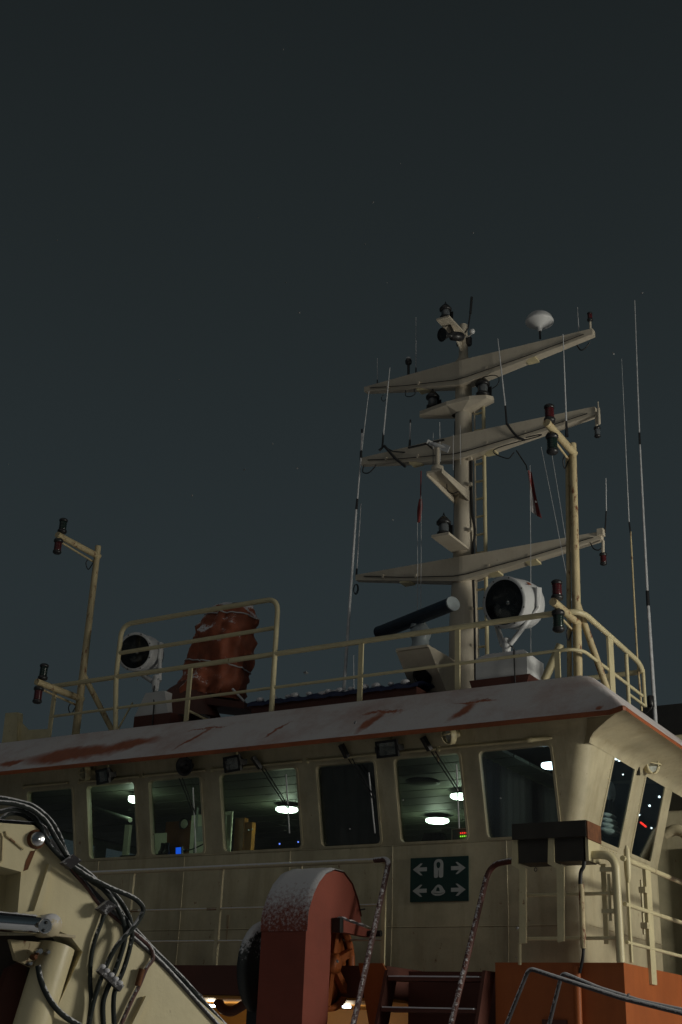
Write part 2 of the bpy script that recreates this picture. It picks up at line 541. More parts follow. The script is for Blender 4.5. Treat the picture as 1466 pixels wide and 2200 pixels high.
def ring_cell(mb, fmap, u0, u1, v0, v1, hole, r, inward, k=4):
    """flat wall cell with a rounded opening and its reveal"""
    h0, h1, g0, g1 = hole
    inn = rrect(h0, h1, g0, g1, r, k)
    out = []
    kk = k + 1
    corners = [(u1, v0), (u1, v1), (u0, v1), (u0, v0)]
    for c in range(4):
        for i in range(kk):
            p = inn[c * kk + i]
            if i == 0:
                q = (p[0], v0) if c == 0 else (u1, p[1]) if c == 1 else (p[0], v1) if c == 2 else (u0, p[1])
            elif i == k:
                q = (u1, p[1]) if c == 0 else (p[0], v1) if c == 1 else (u0, p[1]) if c == 2 else (p[0], v0)
            else:
                q = corners[c]
            out.append(q)
    n = len(inn)
    vs = [fmap(*q) for q in out] + [fmap(*p) for p in inn] + [tuple(Vector(fmap(*p)) + Vector(inward)) for p in inn]
    fs = []
    for i in range(n):
        j = (i + 1) % n
        fs.append((i, j, n + j, n + i))
        fs.append((n + i, n + j, 2 * n + j, 2 * n + i))
    mb.add(vs, fs)

mb = MB()
# window band, front
edges = [LEFT] + [(FW[i][1] + FW[i + 1][0]) / 2 for i in range(len(FW) - 1)] + [-4.402]
for i, (a, b) in enumerate(FW):
    ring_cell(mb, front_map, edges[i], edges[i + 1], ZB, ZT, (a, b, WZ0, WZ1), 0.045, (0, 0.07, 0))
# lower wall
mb.add([(LEFT, 11.2, Z0), (-4.402, 11.2, Z0), (-4.402, 11.2, ZB), (LEFT, 11.2, ZB)], [(0, 1, 2, 3)])
# rounded corner post
rows = []
for z in (Z0, ZB, 2.1, 2.4, 2.7, ZT):
    r = 0.14
    xc, yc = sx(z), fy(z)
    row = [(-4.402, yc, z)]
    for i in range(0, 9):
        a = math.radians(-90 + 90 * i / 8)
        row.append((xc - r + r * math.cos(a), yc + r + r * math.sin(a), z))
    row.append((xc, 11.5, z))
    rows.append(row)
mb.grid(rows)
mb.obj('front_wall', 'cream', wh)

mb = MB()
ed = [11.5, (SW[0][1] + SW[1][0]) / 2, BACK]
for i, (a, b) in enumerate(SW):
    ring_cell(mb, side_map, ed[i], ed[i + 1], ZB, 2.80, (a, b, WZ0 + 0.02, WZ1 + 0.01), 0.02, (-0.012, 0, 0))
mb.add([(-4.26, 11.5, Z0), (-4.26, BACK, Z0), (-4.26, BACK, ZB), (-4.26, 11.5, ZB)], [(0, 1, 2, 3)])
# aft face of the bridge wing
mb.add([(-4.26, BACK, Z0), (-6.0, BACK, Z0), (-6.0, BACK, ZB), (-4.26, BACK, ZB)], [(0, 1, 2, 3)])
mb.add([(-4.26, BACK, ZB), (-6.0, BACK, ZB), (-6.0, BACK, 3.3), (sx(3.0), BACK, 3.0)], [(0, 1, 2, 3)])
mb.obj('side_wall', 'cream', wh)

# weld seams between the wall plates
for x in (-4.98, -6.22, -7.45, -8.85, -10.1, -11.4):
    sm = MB(); sm.tube([(x, 11.199, Z0), (x + 0.01, 11.199, 1.2), (x, 11.199, ZB)], 0.005, 5); sm.obj('weld_seam', 'cream', wh)
for z in (1.10, ZB):
    sm = MB(); sm.tube([(LEFT, 11.199, z), (-8.0, 11.199, z + 0.004), (-4.42, 11.199, z)], 0.005, 5); sm.obj('weld_seam', 'cream', wh)
sm = MB(); sm.tube([(-4.259, 11.42, 1.12), (-4.259, BACK, 1.12)], 0.005, 5); sm.obj('weld_seam', 'cream', wh)
sm = MB(); sm.tube([(-4.259, 12.46, Z0), (-4.259, 12.46, ZB)], 0.005, 5); sm.obj('weld_seam', 'cream', wh)
# rust runs below old fittings
for (x, z, w_, h_) in ((-4.80, 1.50, 0.03, 0.35), (-6.9, 1.35, 0.018, 0.22), (-5.62, 2.74, 0.02, 0.10), (-8.2, 1.25, 0.02, 0.30)):
    sm = MB(); sm.prism([(x - w_, fy(z) - 0.0015, z), (x + w_, fy(z) - 0.0015, z), (x + w_ * 0.5, fy(z - h_) - 0.0015, z - h_ * 0.7), (x + w_ * 0.1, fy(z - h_) - 0.0015, z - h_), (x - w_ * 0.4, fy(z - h_) - 0.0015, z - h_ * 0.8)], (0, 0.003, 0)); sm.obj('rust_run', 'rustrun', wh)

# windows: rounded rims standing proud of the wall, glass set back
def window(fmap, a, b, v0, v1, r, outward, name='window', rim=0.020, proud=0.009, deep=0.055, set_back=0.042, gl='glass'):
    O = Vector(outward)
    o = rrect(a - rim, b + rim, v0 - rim, v1 + rim, r + rim); i_ = rrect(a + 0.004, b - 0.004, v0 + 0.004, v1 - 0.004, r)
    n = len(o)
    vs = [Vector(fmap(*p)) + O * 0.001 for p in o] + [Vector(fmap(*p)) + O * proud for p in o] + [Vector(fmap(*p)) + O * proud for p in i_] + [Vector(fmap(*p)) - O * deep for p in i_]
    fs = []
    for k in range(n):
        j = (k + 1) % n
        for l in range(3):
            fs.append((l * n + k, l * n + j, (l + 1) * n + j, (l + 1) * n + k))
    m_ = MB(); m_.add(vs, fs); w = m_.obj(name, 'cream', wh)
    g = MB(); pp = rrect(a, b, v0, v1, r)
    vs = [Vector(fmap(*p)) - O * set_back for p in pp]
    g.prism(vs, O * -0.008)
    g.obj('pane', gl, w)
    return w
for (a, b) in FW:
    window(front_map, a, b, WZ0, WZ1, 0.045, (0, -1, 0))
side_frames = []
for (a, b) in SW:
    side_frames.append(window(side_map, a, b, WZ0 + 0.02, WZ1 + 0.01, 0.02, (1, 0, 0), rim=0.03, proud=0.006, deep=0.006, set_back=-0.002, gl='glass_side'))
for w, (a, b) in zip(side_frames, SW):      # bolt heads round the side window rims
    rv = MB()
    for k in range(7):
        u = a + (b - a) * (k + 0.5) / 7
        for v in (WZ1 + 0.065, WZ0 - 0.03):
            rv.sphere(side_map(u, v), 0.009, 6)
    for k in range(9):
        v = WZ0 + (WZ1 - WZ0) * (k + 0.5) / 9
        for u in (a - 0.05, b + 0.05):
            rv.sphere(side_map(u, v), 0.008, 6)
    rv.obj('bolt_heads', 'cream_rail', w)['kind'] = 'stuff'
# drip rails over the front windows
for (x0, x1) in ((-11.25, -10.52), (-10.35, -9.42), (-9.38, -8.48), (-8.40, -7.22), (-7.15, -5.62), (-5.60, -4.43)):
    d = MB(); z = 2.765; y = fy(z)
    d.tube([(x0, y - 0.018, z), (x1, y - 0.018, z)], 0.014, 6)
    d.box((x0 - 0.012, y - 0.02, z - 0.022), (x0 + 0.012, y + 0.01, z + 0.03))
    d.obj('drip_rail', 'cream_rail', wh)
d = MB(); z = 2.765; d.lathe((-4.64, fy(z) - 0.03, z), (1, 0, 0), [(0.022, 0), (0.024, 0.05), (0.017, 0.06), (0.017, 0.20), (0.008, 0.25)], 8); d.obj('drip_rail_end', 'cream_rail', wh)

# roof visor
EZ, TZ = 2.868, 3.45
def lerp(a, b, t): return tuple(x + (y - x) * t for x, y in zip(a, b))
eave = [(-13.2, 10.62, EZ)] + [(-13.2 + i * 0.9, 10.62, EZ) for i in range(1, 11)] + [(-3.69, 10.62, EZ), (-3.62, 10.612, EZ + 0.012), (-3.565, 10.602, EZ + 0.026), (-3.545, 10.63, EZ + 0.027)] + [(-3.55, y, EZ + 0.027) for y in (10.9, 11.6, 12.4, 13.2, 14.0)]
top = [(-13.2, 11.27, TZ)] + [(-13.2 + i * 0.86, 11.27, TZ) for i in range(1, 11)] + [(-4.30, 11.272, TZ), (-4.22, 11.285, TZ), (-4.16, 11.32, TZ), (-4.13, 11.40, TZ)] + [(-4.13, y, TZ) for y in (11.6, 12.1, 12.7, 13.4, 14.0)]
rows = []
for t, dz, tin in ((0.0, 0.0, 0), (0.02, 0.006, 0), (0.25, 0.012, 0), (0.5, 0.016, 0), (0.75, 0.014, 0), (0.88, 0.012, 0), (0.95, 0.006, 0.004), (1.0, -0.008, 0.02), (1.0, 0.0, 0.12), (1.0, 0.0, 0.6)):
    row = []
    for e_, t_ in zip(eave, top):
        p = list(lerp(e_, t_, t)); p[2] += dz
        if tin:
            inx = -tin if e_[0] > -3.70 else 0
            iny = tin if e_[1] < 10.7 else 0
            p[0] += inx; p[1] += iny
        row.append(tuple(p))
    rows.append(row)
mb = MB(); mb.grid(rows)
vis = mb.obj('roof_visor', 'visor', wh)
# orange edge strip below the snow
lipo = [(p[0] + (0.006 if p[0] > -3.6 else 0), p[1] - (0.006 if p[1] < 10.65 else 0), p[2]) for p in eave]
mb = MB(); mb.grid([[(p[0], p[1], p[2] - 0.028) for p in lipo], [(p[0], p[1], p[2] + 0.006) for p in lipo], [lerp((p[0], p[1], p[2] + 0.008), t_, 0.03) for p, t_ in zip(lipo, top)]], False)
mb.obj('visor_edge', 'lip', vis)
# soffit: front, then the cove along the starboard side
mb = MB()
mb.grid([[(LEFT, 10.622, EZ - 0.026), (-3.70, 10.622, EZ - 0.026), (-3.56, 10.612, EZ)], [(LEFT, fy(2.93), 2.93), (-4.1, fy(2.93), 2.93), (-4.06, 10.98, 2.93)]], False)
mb.obj('front_soffit', 'cream', vis)
cprof = [(-4.035, 2.700), (-4.015, 2.742), (-3.97, 2.778), (-3.88, 2.812), (-3.76, 2.848), (-3.66, 2.869), (-3.556, 2.876)]
rows = []
for j, y in enumerate((None, 11.5, 12.2, 12.9, 14.0)):
    row = []
    for i, (x, z) in enumerate(cprof):
        t = i / (len(cprof) - 1)
        if y is None:
            tt = (x + 4.035) / (4.035 - 3.556)
            row.append((x, 11.0 - 0.385 * tt, z))
        else:
            row.append((x, y, z))
    rows.append(row)
mb = MB(); mb.grid(rows); mb.obj('side_cove', 'cream', vis)
dia = [(x, 10.998 - 0.385 * (x + 4.035) / (4.035 - 3.556), z) for x, z in cprof]
mb = MB(); mb.prism([(-4.10, 11.03, 2.70)] + dia + [(-3.60, 10.64, 2.868), (-4.10, 11.03, 2.93)], (0.010, 0.012, 0)); mb.obj('corner_gusset', 'cream', vis)
# roof deck
mb = MB(); mb.add([(LEFT, 11.3, TZ - 0.004), (-4.2, 11.3, TZ - 0.004), (-4.15, 14.0, TZ - 0.004), (LEFT, 14.0, TZ - 0.004)], [(0, 1, 2, 3)])
mb.obj('roof', 'snow', wh)
mb = MB(); mb.box((LEFT, 14.0, 3.0), (-4.2, 14.05, TZ - 0.01)); mb.obj('roof_back_edge', 'cream', wh)

# room lining
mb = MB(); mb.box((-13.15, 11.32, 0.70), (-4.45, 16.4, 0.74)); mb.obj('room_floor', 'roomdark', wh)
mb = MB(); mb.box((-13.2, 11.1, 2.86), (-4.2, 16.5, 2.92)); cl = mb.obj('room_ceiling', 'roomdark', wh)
y = 11.06; k = 0
while y < 16.3:
    w_ = 0.402
    mb = MB(); y0, y1 = y + 0.016, y + w_ - 0.016
    mb.box((-9.6 if k % 2 else -9.2, y0, 2.735), (-5.0, y1, 2.765)); mb.obj('ceiling_board', 'ceiling', cl)
    mb = MB(); mb.box((-13.0, y0, 2.735), (-9.61 if k % 2 else -9.21, y1, 2.765)); mb.obj('ceiling_board', 'ceiling', cl)
    y += w_; k += 1
mb = MB(); mb.box((-13.0, 16.4, 0.7), (-4.4, 16.46, 2.86)); mb.obj('room_back_wall', 'room', wh)
mb = MB()     # port side wall with its own window openings (night sky shows through)
mb.box((-13.20, 11.25, 0.7), (-13.15, 16.4, 1.95)); mb.box((-13.20, 11.25, 2.66), (-13.15, 16.4, 2.86))
for yy in (11.25, 12.9, 14.5, 16.1):
    mb.box((-13.20, yy, 1.95), (-13.15, yy + 0.22, 2.66))
mb.obj('port_wall', 'room', wh)
mb = MB(); mb.box((-5.30, 13.50, 0.7), (-5.25, 16.4, 2.86)); mb.obj('room_partition', 'room', wh)
# black folded sheets added inside to make two front windows look dark
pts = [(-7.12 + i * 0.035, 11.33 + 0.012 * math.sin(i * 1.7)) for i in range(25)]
mb = MB(); mb.grid([[(p[0], p[1], 1.85) for p in pts], [(p[0], p[1] - 0.15, 2.73) for p in pts]]); mb.obj('darkening_sheet', 'roomdark', wh)
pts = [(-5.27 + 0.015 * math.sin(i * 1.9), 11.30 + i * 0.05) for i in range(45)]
mb = MB(); mb.grid([[(p[0], p[1], 0.75) for p in pts], [(p[0], p[1], 2.73) for p in pts]]); mb.obj('darkening_sheet', 'roomdark', wh)
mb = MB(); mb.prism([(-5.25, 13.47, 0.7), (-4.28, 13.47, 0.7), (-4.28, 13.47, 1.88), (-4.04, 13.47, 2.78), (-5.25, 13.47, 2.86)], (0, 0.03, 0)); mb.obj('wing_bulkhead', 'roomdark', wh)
mb = MB(); mb.box((-5.2, 12.55, 0.75), (-4.45, 12.58, 2.05)); mb.box((-5.2, 12.0, 2.0), (-4.75, 12.55, 2.10)); mb.obj('wing_console', 'roomdark', wh)

# ------------------------------------------------------------------ bridge deck and the house below it
bd = thing('bridge_deck', 'orange painted deck block carrying the wheelhouse, bright on its starboard side', 'deckhouse', (-7.5, 11.5, -1.7))
mb = MB(); mb.box((-4.79, 10.5, -1.7), (-3.636, 16.5, 0.73)); mb.obj('starboard_block', 'orange', bd)
mb = MB(); mb.box((-13.2, 10.5, 0.43), (-5.87, 11.4, 0.70)); mb.obj('deck_edge_plate', 'darkred', bd)
mb = MB(); mb.box((-5.87, 10.93, -1.7), (-4.79, 11.4, 0.68)); mb.obj('stairwell_back', 'darkred', bd)
mb = MB(); mb.box((-13.2, 13.0, -1.7), (-4.8, 13.1, 0.5)); mb.obj('lower_front_wall', 'amber', bd)
mb = MB(); mb.box((-13.2, 10.52, 0.40), (-5.9, 13.0, 0.425)); mb.obj('deckhead', 'amber', bd)
mb = MB(); mb.box((-13.2, 13.1, 0.3), (-4.8, 16.4, 0.54)); mb.obj('deck_plate', 'darkred', bd)
# little square port and pipes on the block's front face
mb = MB(); mb.box((-4.483, 10.490, 0.322), (-4.05, 10.505, 0.40)) if False else mb.box((-4.36, 10.478, -0.15), (-4.14, 10.502, 0.28)); mb.obj('cable_box', 'darkred', bd)
mb = MB(); mb.tube([(-4.03, 10.46, 0.70), (-4.03, 10.46, -1.6)], 0.035, 8); mb.obj('drain_pipe', 'orange', bd)

# aft deckhouse and funnel seen past the starboard side
ah = thing('aft_deckhouse', 'cream deckhouse behind the wheelhouse with a black band round its top', 'deckhouse', (-4.3, 17.0, -1.7))
mb = MB(); mb.box((-5.0, 15.5, -1.7), (-3.7, 19.0, 3.80)); mb.obj('wall', 'cream', ah)
mb = MB(); mb.box((-4.97, 15.48, 3.80), (-3.68, 19.02, 4.20)); mb.obj('black_band', 'black', ah)
mb = MB(); mb.box((-4.4, 15.30, 2.85), (-3.72, 15.5, 3.20)); mb.obj('cable_tray', 'rust', ah)
mb = MB(); mb.tube([(-4.45, 15.42, -1.6), (-4.45, 15.42, 2.4)], 0.07, 10); mb.tube([(-4.0, 15.40, -1.6), (-4.0, 15.40, 3.4)], 0.05, 10); mb.obj('vent_pipe', 'cream', ah)

# gooseneck vent beside the starboard wall
mb = MB()
mb.tube(bend([(-4.100, 12.740, 0.706), (-4.000, 12.793, 0.788)], 0.1), 0.02)
mb = MB(); mb.tube(bend([(-3.98, 13.85, 0.7), (-3.98, 13.85, 2.28), (-4.12, 13.85, 2.36), (-4.25, 13.85, 2.30)], 0.16, 6), 0.062, 12)
mb.single('vent_pipe', 'cream', 'cream gooseneck vent pipe standing behind the starboard wheelhouse wall', 'vent')

# ------------------------------------------------------------------ rail round the wheelhouse roof
rr = thing('roof_railing', 'cream tubular railing along the wheelhouse roof with a raised frame at port', 'railing', (-7.8, 11.6, TZ))
RY, RZ, RM = 11.35, 4.13, 3.728
top_path = bend([(-11.38, RY, RZ), (-4.20, RY, RZ + 0.01), (-4.20, 13.09, RZ - 0.05), (-4.20, 13.28, RZ - 0.12), (-4.45, 13.3, RZ - 0.12), (-5.6, 13.3, RZ - 0.12)], 0.22, 7)
mb = MB(); mb.tube(top_path, 0.030, 10); mb.obj('top_rail', 'cream_rail', rr)
mb = MB(); mb.tube(bend([(-11.33, RY, RM), (-4.22, RY, RM + 0.015), (-4.20, 13.19, RM - 0.02)], 0.2, 7), 0.018, 8); mb.obj('middle_rail', 'cream_rail', rr)
mb = MB(); mb.tube(bend([(-10.20, RY, TZ), (-10.29, RY, RZ), (-10.285, RY, 4.815), (-7.905, RY, 4.815), (-7.905, RY, TZ)], 0.17, 7), 0.031, 10); mb.obj('raised_frame', 'cream_rail', rr)
mb = MB(); mb.tube([(-10.285, RY, 4.44), (-7.91, RY, 4.455)], 0.027, 8); mb.obj('raised_middle_rail', 'cream_rail', rr)
for (x, z1) in ((-11.30, RZ), (-9.12, RZ), (-6.75, RZ), (-5.57, RZ), (-4.46, RM + 0.02)):
    mb = MB(); mb.box((x - 0.028, RY - 0.012, TZ), (x + 0.028, RY + 0.012, z1 - 0.01)); mb.obj('post', 'cream_rail', rr)
mb = MB(); mb.box((-4.212, 12.12, TZ), (-4.188, 12.27, RZ - 0.05)); mb.obj('post', 'cream_rail', rr)
mb = MB(); mb.tube([(-4.21, 12.74, TZ - 0.02), (-4.21, 12.74, RZ - 0.07)], 0.022, 8); mb.obj('post', 'cream_rail', rr)
mb = MB(); mb.tube([(-4.21, 12.74, 3.62), (-4.21, 13.26, 3.62)], 0.016, 6); mb.tube([(-4.20, 13.27, 3.60), (-4.20, 13.27, RZ - 0.1)], 0.02, 8); mb.obj('gate_bar', 'cream_rail', rr)
mb = MB(); mb.tube([(-10.20, 11.38, TZ), (-10.46, 11.9, 3.95)], 0.014, 6); mb.obj('stay', 'cream_rail', rr)
mb = MB(); mb.tube([(-9.12, RY, 3.6), (-8.9, 12.0, TZ)], 0.014, 6); mb.obj('stay', 'cream_rail', rr)

# cream bracket at the port end of the roof
pb = thing('roof_fairlead', 'cream steel upright with gusset at the far left end of the roof', 'bracket', (-12.3, 11.5, TZ))
mb = MB(); mb.prism([(-12.173, 11.400, 3.416), (-11.899, 11.400, 3.417), (-11.969, 11.400, 3.864), (-12.189, 11.400, 3.873)], (0, 0.10, 0)); mb.obj('upright', 'cream_rail', pb)
mb = MB(); mb.prism([(-11.954, 11.450, 3.444), (-11.381, 11.450, 3.468), (-11.429, 11.450, 3.604), (-11.790, 11.450, 3.625), (-12.003, 11.450, 3.786)], (0, 0.03, 0)); mb.obj('gusset', 'cream_rail', pb)

# ================================================================== mast
MX, MY = -6.10, 12.6
ms = thing('mast', 'tall cream signal mast with three tapered crossarms and a ladder, behind the railing', 'mast', (MX, MY, TZ))
mb = MB(); mb.lathe((MX, MY, TZ), (0, 0, 1), [(0.185, 0), (0.178, 0.6), (0.172, 1.2), (0.135, 1.9), (0.122, 2.4), (0.112, 3.6), (0.105, 4.4), (0.10, 4.72)], 28); mb.obj('pole', 'mast', ms)
mb = MB(); mb.lathe((MX, MY, 8.12), (0, 0, 1), [(0.115, -0.02), (0.09, 0.06), (0.062, 0.12), (0.058, 0.36), (0.050, 0.60)], 14); mb.obj('topmast', 'mast', ms)

def yard(zc, xl, xr, lt, lb, rt, rb, ct, cb, name='crossarm'):
    """tapered box arm: heights of top and bottom at left tip, centre, right tip"""
    mb = MB(); d = 0.085; dt = 0.045
    st = [(xl, lt, lb, dt), (MX - 0.02, ct, cb, d), (MX + 0.02, ct, cb, d), (xr, rt, rb, dt)]
    vs = []
    for x, t, b, w in st:
        k_ = 0.9924 if w == d else 1.0          # the front plate runs across in front of the pole
        wf = 0.18 if w == d else w
        vs += [(x * k_, MY - wf, b * k_), (x * k_, MY - wf, t * k_), (x, MY + w, t), (x, MY + w, b)]
    fs = []
    for i in range(3):
        for k in range(4):
            a, b2 = i * 4 + k, i * 4 + (k + 1) % 4
            fs.append((a, b2, b2 + 4, a + 4))
    fs += [(0, 3, 2, 1), (12, 13, 14, 15)]
    mb.add(vs, fs)
    return mb.obj(name, 'mast', ms)
# upper, middle, lower
Y1 = yard(8.1, -7.555, -4.345, 8.150, 8.085, 8.145, 8.065, 8.150, 7.800)
Y2 = yard(7.0, -7.575, -4.365, 7.095, 7.005, 7.075, 6.965, 7.090, 6.755)
Y3 = yard(5.4, -7.585, -4.365, 5.465, 5.395, 5.475, 5.385, 5.450, 5.140)
for yd, pts in ((Y1, ((-5.15, 7.948), (-6.66, 7.908))), (Y2, ((-5.72, 6.80), (-6.75, 6.868))), (Y3, ((-5.2, 5.266), (-5.68, 5.20), (-6.85, 5.268)))):
    for (x, z) in pts:      # small pad plates under the arms
        mb = MB(); mb.box((x - 0.07, MY - 0.10, z - 0.035), (x + 0.07, MY + 0.05, z - 0.012)); mb.obj('pad_plate', 'cream_rail', yd)

for yd, zl, zc, zr in ((Y1, 8.10, 7.84, 8.08), (Y2, 7.03, 6.80, 6.99), (Y3, 5.42, 5.19, 5.41)):      # cable clipped along each arm
    mb = MB(); mb.tube([(-7.45, MY - 0.066, zl), (-6.9, MY - 0.122, zl * 0.55 + zc * 0.45 - 0.02), (-6.15, MY - 0.188, zc - 0.02), (-5.98, MY - 0.188, zc - 0.02), (-5.2, MY - 0.125, zr * 0.5 + zc * 0.5 - 0.02), (-4.45, MY - 0.066, zr)], 0.006, 5); mb.obj('arm_cable', 'cable', yd)
    for k in range(6):
        t_ = (k + 0.5) / 6; x = -7.4 + 2.9 * t_
        if abs(x - MX) < 0.25: continue
        zz = (zl + (zc - zl) * (x + 7.45) / 1.3) if x < MX else (zr + (zc - zr) * (-4.45 - x) / 1.6)
        mb = MB(); wo = 0.045 + 0.135 * (1 - abs(x - MX) / 1.5); mb.box((x - 0.012, MY - wo - 0.022, zz - 0.03), (x + 0.012, MY - wo + 0.02, zz + 0.015)); mb.obj('cable_clip', 'mast', yd)

# platform with winged plates between the upper crossarms
zp = 7.50
mb = MB()
out = [(-0.62, -0.02), (-0.58, -0.09), (-0.16, -0.17), (0.16, -0.17), (0.36, -0.10), (0.42, -0.02), (0.40, 0.05), (0.16, 0.15), (-0.16, 0.15), (-0.58, 0.04)]
n = len(out)
vs = [(MX + x, MY + y, zp + 0.05) for x, y in out] + [(MX + x, MY + y, zp) for x, y in out] + [(MX + x * 0.24, MY + y * 0.66, zp - 0.10) for x, y in out]
fs = [tuple(range(n))]
for i in range(n):
    j = (i + 1) % n
    fs += [(j, i, i + n, j + n), (j + n, i + n, i + 2 * n, j + 2 * n)]
mb.add(vs, fs); mb.obj('light_platform', 'mast', ms)

def bracket(x0, x1, y0, y1, z, t=0.03, flange=0.0, mat='mast', name='bracket_plate'):
    mb = MB(); mb.box((x0, y0, z), (x1, y1, z + t)); o = mb.obj(name, mat, ms)
    if flange:
        for xx in (x0, x1 - 0.012):
            f = MB(); f.prism([(xx, y0 + 0.0, z - 0.002), (xx, y1, z - 0.002), (xx, y1, z - flange), (xx, y0, z - 0.03)], (0.012, 0, 0)); f.obj('flange', mat, o)
    return o
# wind-sensor bracket, lamp bracket and radar bracket all reach forward from the mast
bracket(-6.19, -5.985, 11.78, 12.52, 6.255, 0.025, 0.10)
bracket(-6.21, -5.985, 11.96, 12.50, 5.510, 0.03)
bracket(-6.20, -6.02, 12.02, 12.55, 8.50, 0.025)
mb = MB(); mb.prism([(-6.105, 12.20, 8.495), (-6.105, 12.6, 8.495), (-6.105, 12.6, 8.25)], (0.012, 0, 0)); mb.obj('gusset', 'mast', ms)
rb = bracket(-6.52, -6.12, 11.72, 12.45, 4.10, 0.03)
mb = MB(); mb.prism([(-6.12, 11.72, 4.10), (-6.12, 12.45, 4.10), (-6.12, 12.45, 3.62), (-6.12, 12.25, 3.62)], (0.015, 0, 0)); mb.obj('web_plate', 'mast', rb)
mb = MB(); mb.prism([(-6.52, 11.72, 4.10), (-6.52, 12.45, 4.10), (-6.52, 12.45, 3.62), (-6.52, 12.25, 3.62)], (0.015, 0, 0)); mb.obj('web_plate', 'mast', rb)
mb = MB(); mb.prism([(-6.505, 11.73, 4.09), (-6.12, 11.73, 4.09), (-6.12, 12.26, 3.62), (-6.505, 12.26, 3.62)], (0, 0.012, 0.010)); fp = mb.obj('front_plate', 'mast', rb)
mb = MB(); c = V(-6.31, 11.975, 3.853); mb.lathe(c, (0, -0.66, -0.75), [(0.105, 0.004), (0.115, 0.012), (0.10, 0.016), (0.098, 0.010)], 20); mb.obj('lightening_hole', 'black', fp)

# ladder on the starboard side of the mast
ld = MB(); ld.tube([(-5.81, MY + 0.02, TZ), (-5.835, MY + 0.02, 7.55)], 0.024, 8); ld.obj('ladder_stile', 'cream_rail', ms)
ld = MB(); ld.tube([(-5.935, MY + 0.02, TZ), (-5.96, MY + 0.02, 7.55)], 0.012, 8); ld.obj('ladder_stile', 'mast', ms)
z = 3.62
while z < 7.5:
    ld = MB(); ld.tube([(-5.94 - 0.005 * (z - 3.6), MY + 0.02, z), (-5.82, MY + 0.02, z)], 0.014, 6); ld.obj('rung', 'cream_rail', ms)
    z += 0.235
for zz in (4.3, 4.75, 5.2, 5.75, 6.35, 6.7):
    ld = MB(); ld.box((-5.99, MY - 0.12, zz), (-5.945, MY - 0.07, zz + 0.035)); ld.obj('cable_clip', 'mast', ms)
cb = MB(); cb.tube(spline([(-5.93, MY - 0.06, TZ), (-5.935, MY - 0.06, 4.3), (-5.95, MY - 0.05, 5.0), (-5.96, MY - 0.05, 5.5), (-5.93, MY - 0.05, 5.75), (-5.97, MY - 0.05, 6.1), (-5.975, MY - 0.05, 6.9)]), 0.016, 6); cb.obj('cable_bundle', 'cable', ms)
cb = MB(); cb.tube([(-6.235, MY - 0.06, TZ), (-6.20, MY - 0.06, 5.0), (-6.185, MY - 0.06, 7.3)], 0.014, 6); cb.obj('cable_bundle', 'cable', ms)
for pts, r in (
    ([(-5.357, 12.450, 6.642), (-5.449, 12.450, 6.581), (-5.596, 12.400, 6.710), (-5.033, 12.400, 6.758), (-5.015, 12.400, 6.778), (-5.182, 12.400, 6.779)], 0.007),
    ([(-7.455, 12.450, 6.917), (-7.466, 12.450, 6.826), (-7.381, 12.450, 6.795), (-7.294, 12.450, 6.856), (-7.274, 12.450, 6.891)], 0.008),
    ([(-6.875, 12.480, 7.894), (-6.874, 12.480, 7.811), (-6.805, 12.480, 7.780), (-6.737, 12.480, 7.804), (-6.752, 12.480, 7.876)], 0.006),
    ([(-7.209, 12.480, 7.908), (-7.236, 12.480, 7.859), (-7.207, 12.480, 7.811), (-7.165, 12.480, 7.828)], 0.005),
    ([(-5.801, 12.500, 7.805), (-5.618, 12.450, 7.772), (-5.543, 12.450, 7.713), (-5.557, 12.450, 7.630), (-5.633, 12.450, 7.584)], 0.006),
    ([(-4.529, 12.500, 7.926), (-4.467, 12.450, 7.817), (-4.408, 12.450, 7.827), (-4.346, 12.450, 7.894)], 0.008),
    ([(-4.477, 12.500, 5.341), (-4.424, 12.450, 5.241), (-4.371, 12.450, 5.209), (-4.332, 12.450, 5.225)], 0.007),
    ([(-6.008, 11.950, 6.150), (-5.996, 11.950, 6.063), (-5.935, 11.950, 6.015), (-5.856, 11.950, 6.023)], 0.006),
):
    cb = MB(); cb.tube(spline(pts, 6), r, 6); cb.obj('cable_loop', 'cable', ms)
cb = MB()
for k in range(3):
    pc = V((-7.547, 12.500, 5.255)); rr_ = 0.038 + 0.004 * k
    cb.tube([pc + Vector((rr_ * 0.75 * math.cos(a), 0.01 * k, rr_ * 1.5 * math.sin(a))) for a in [i * math.pi / 8 for i in range(17)]], 0.004, 5)
cb.obj('cable_coil', 'cable', ms)['kind'] = 'stuff'

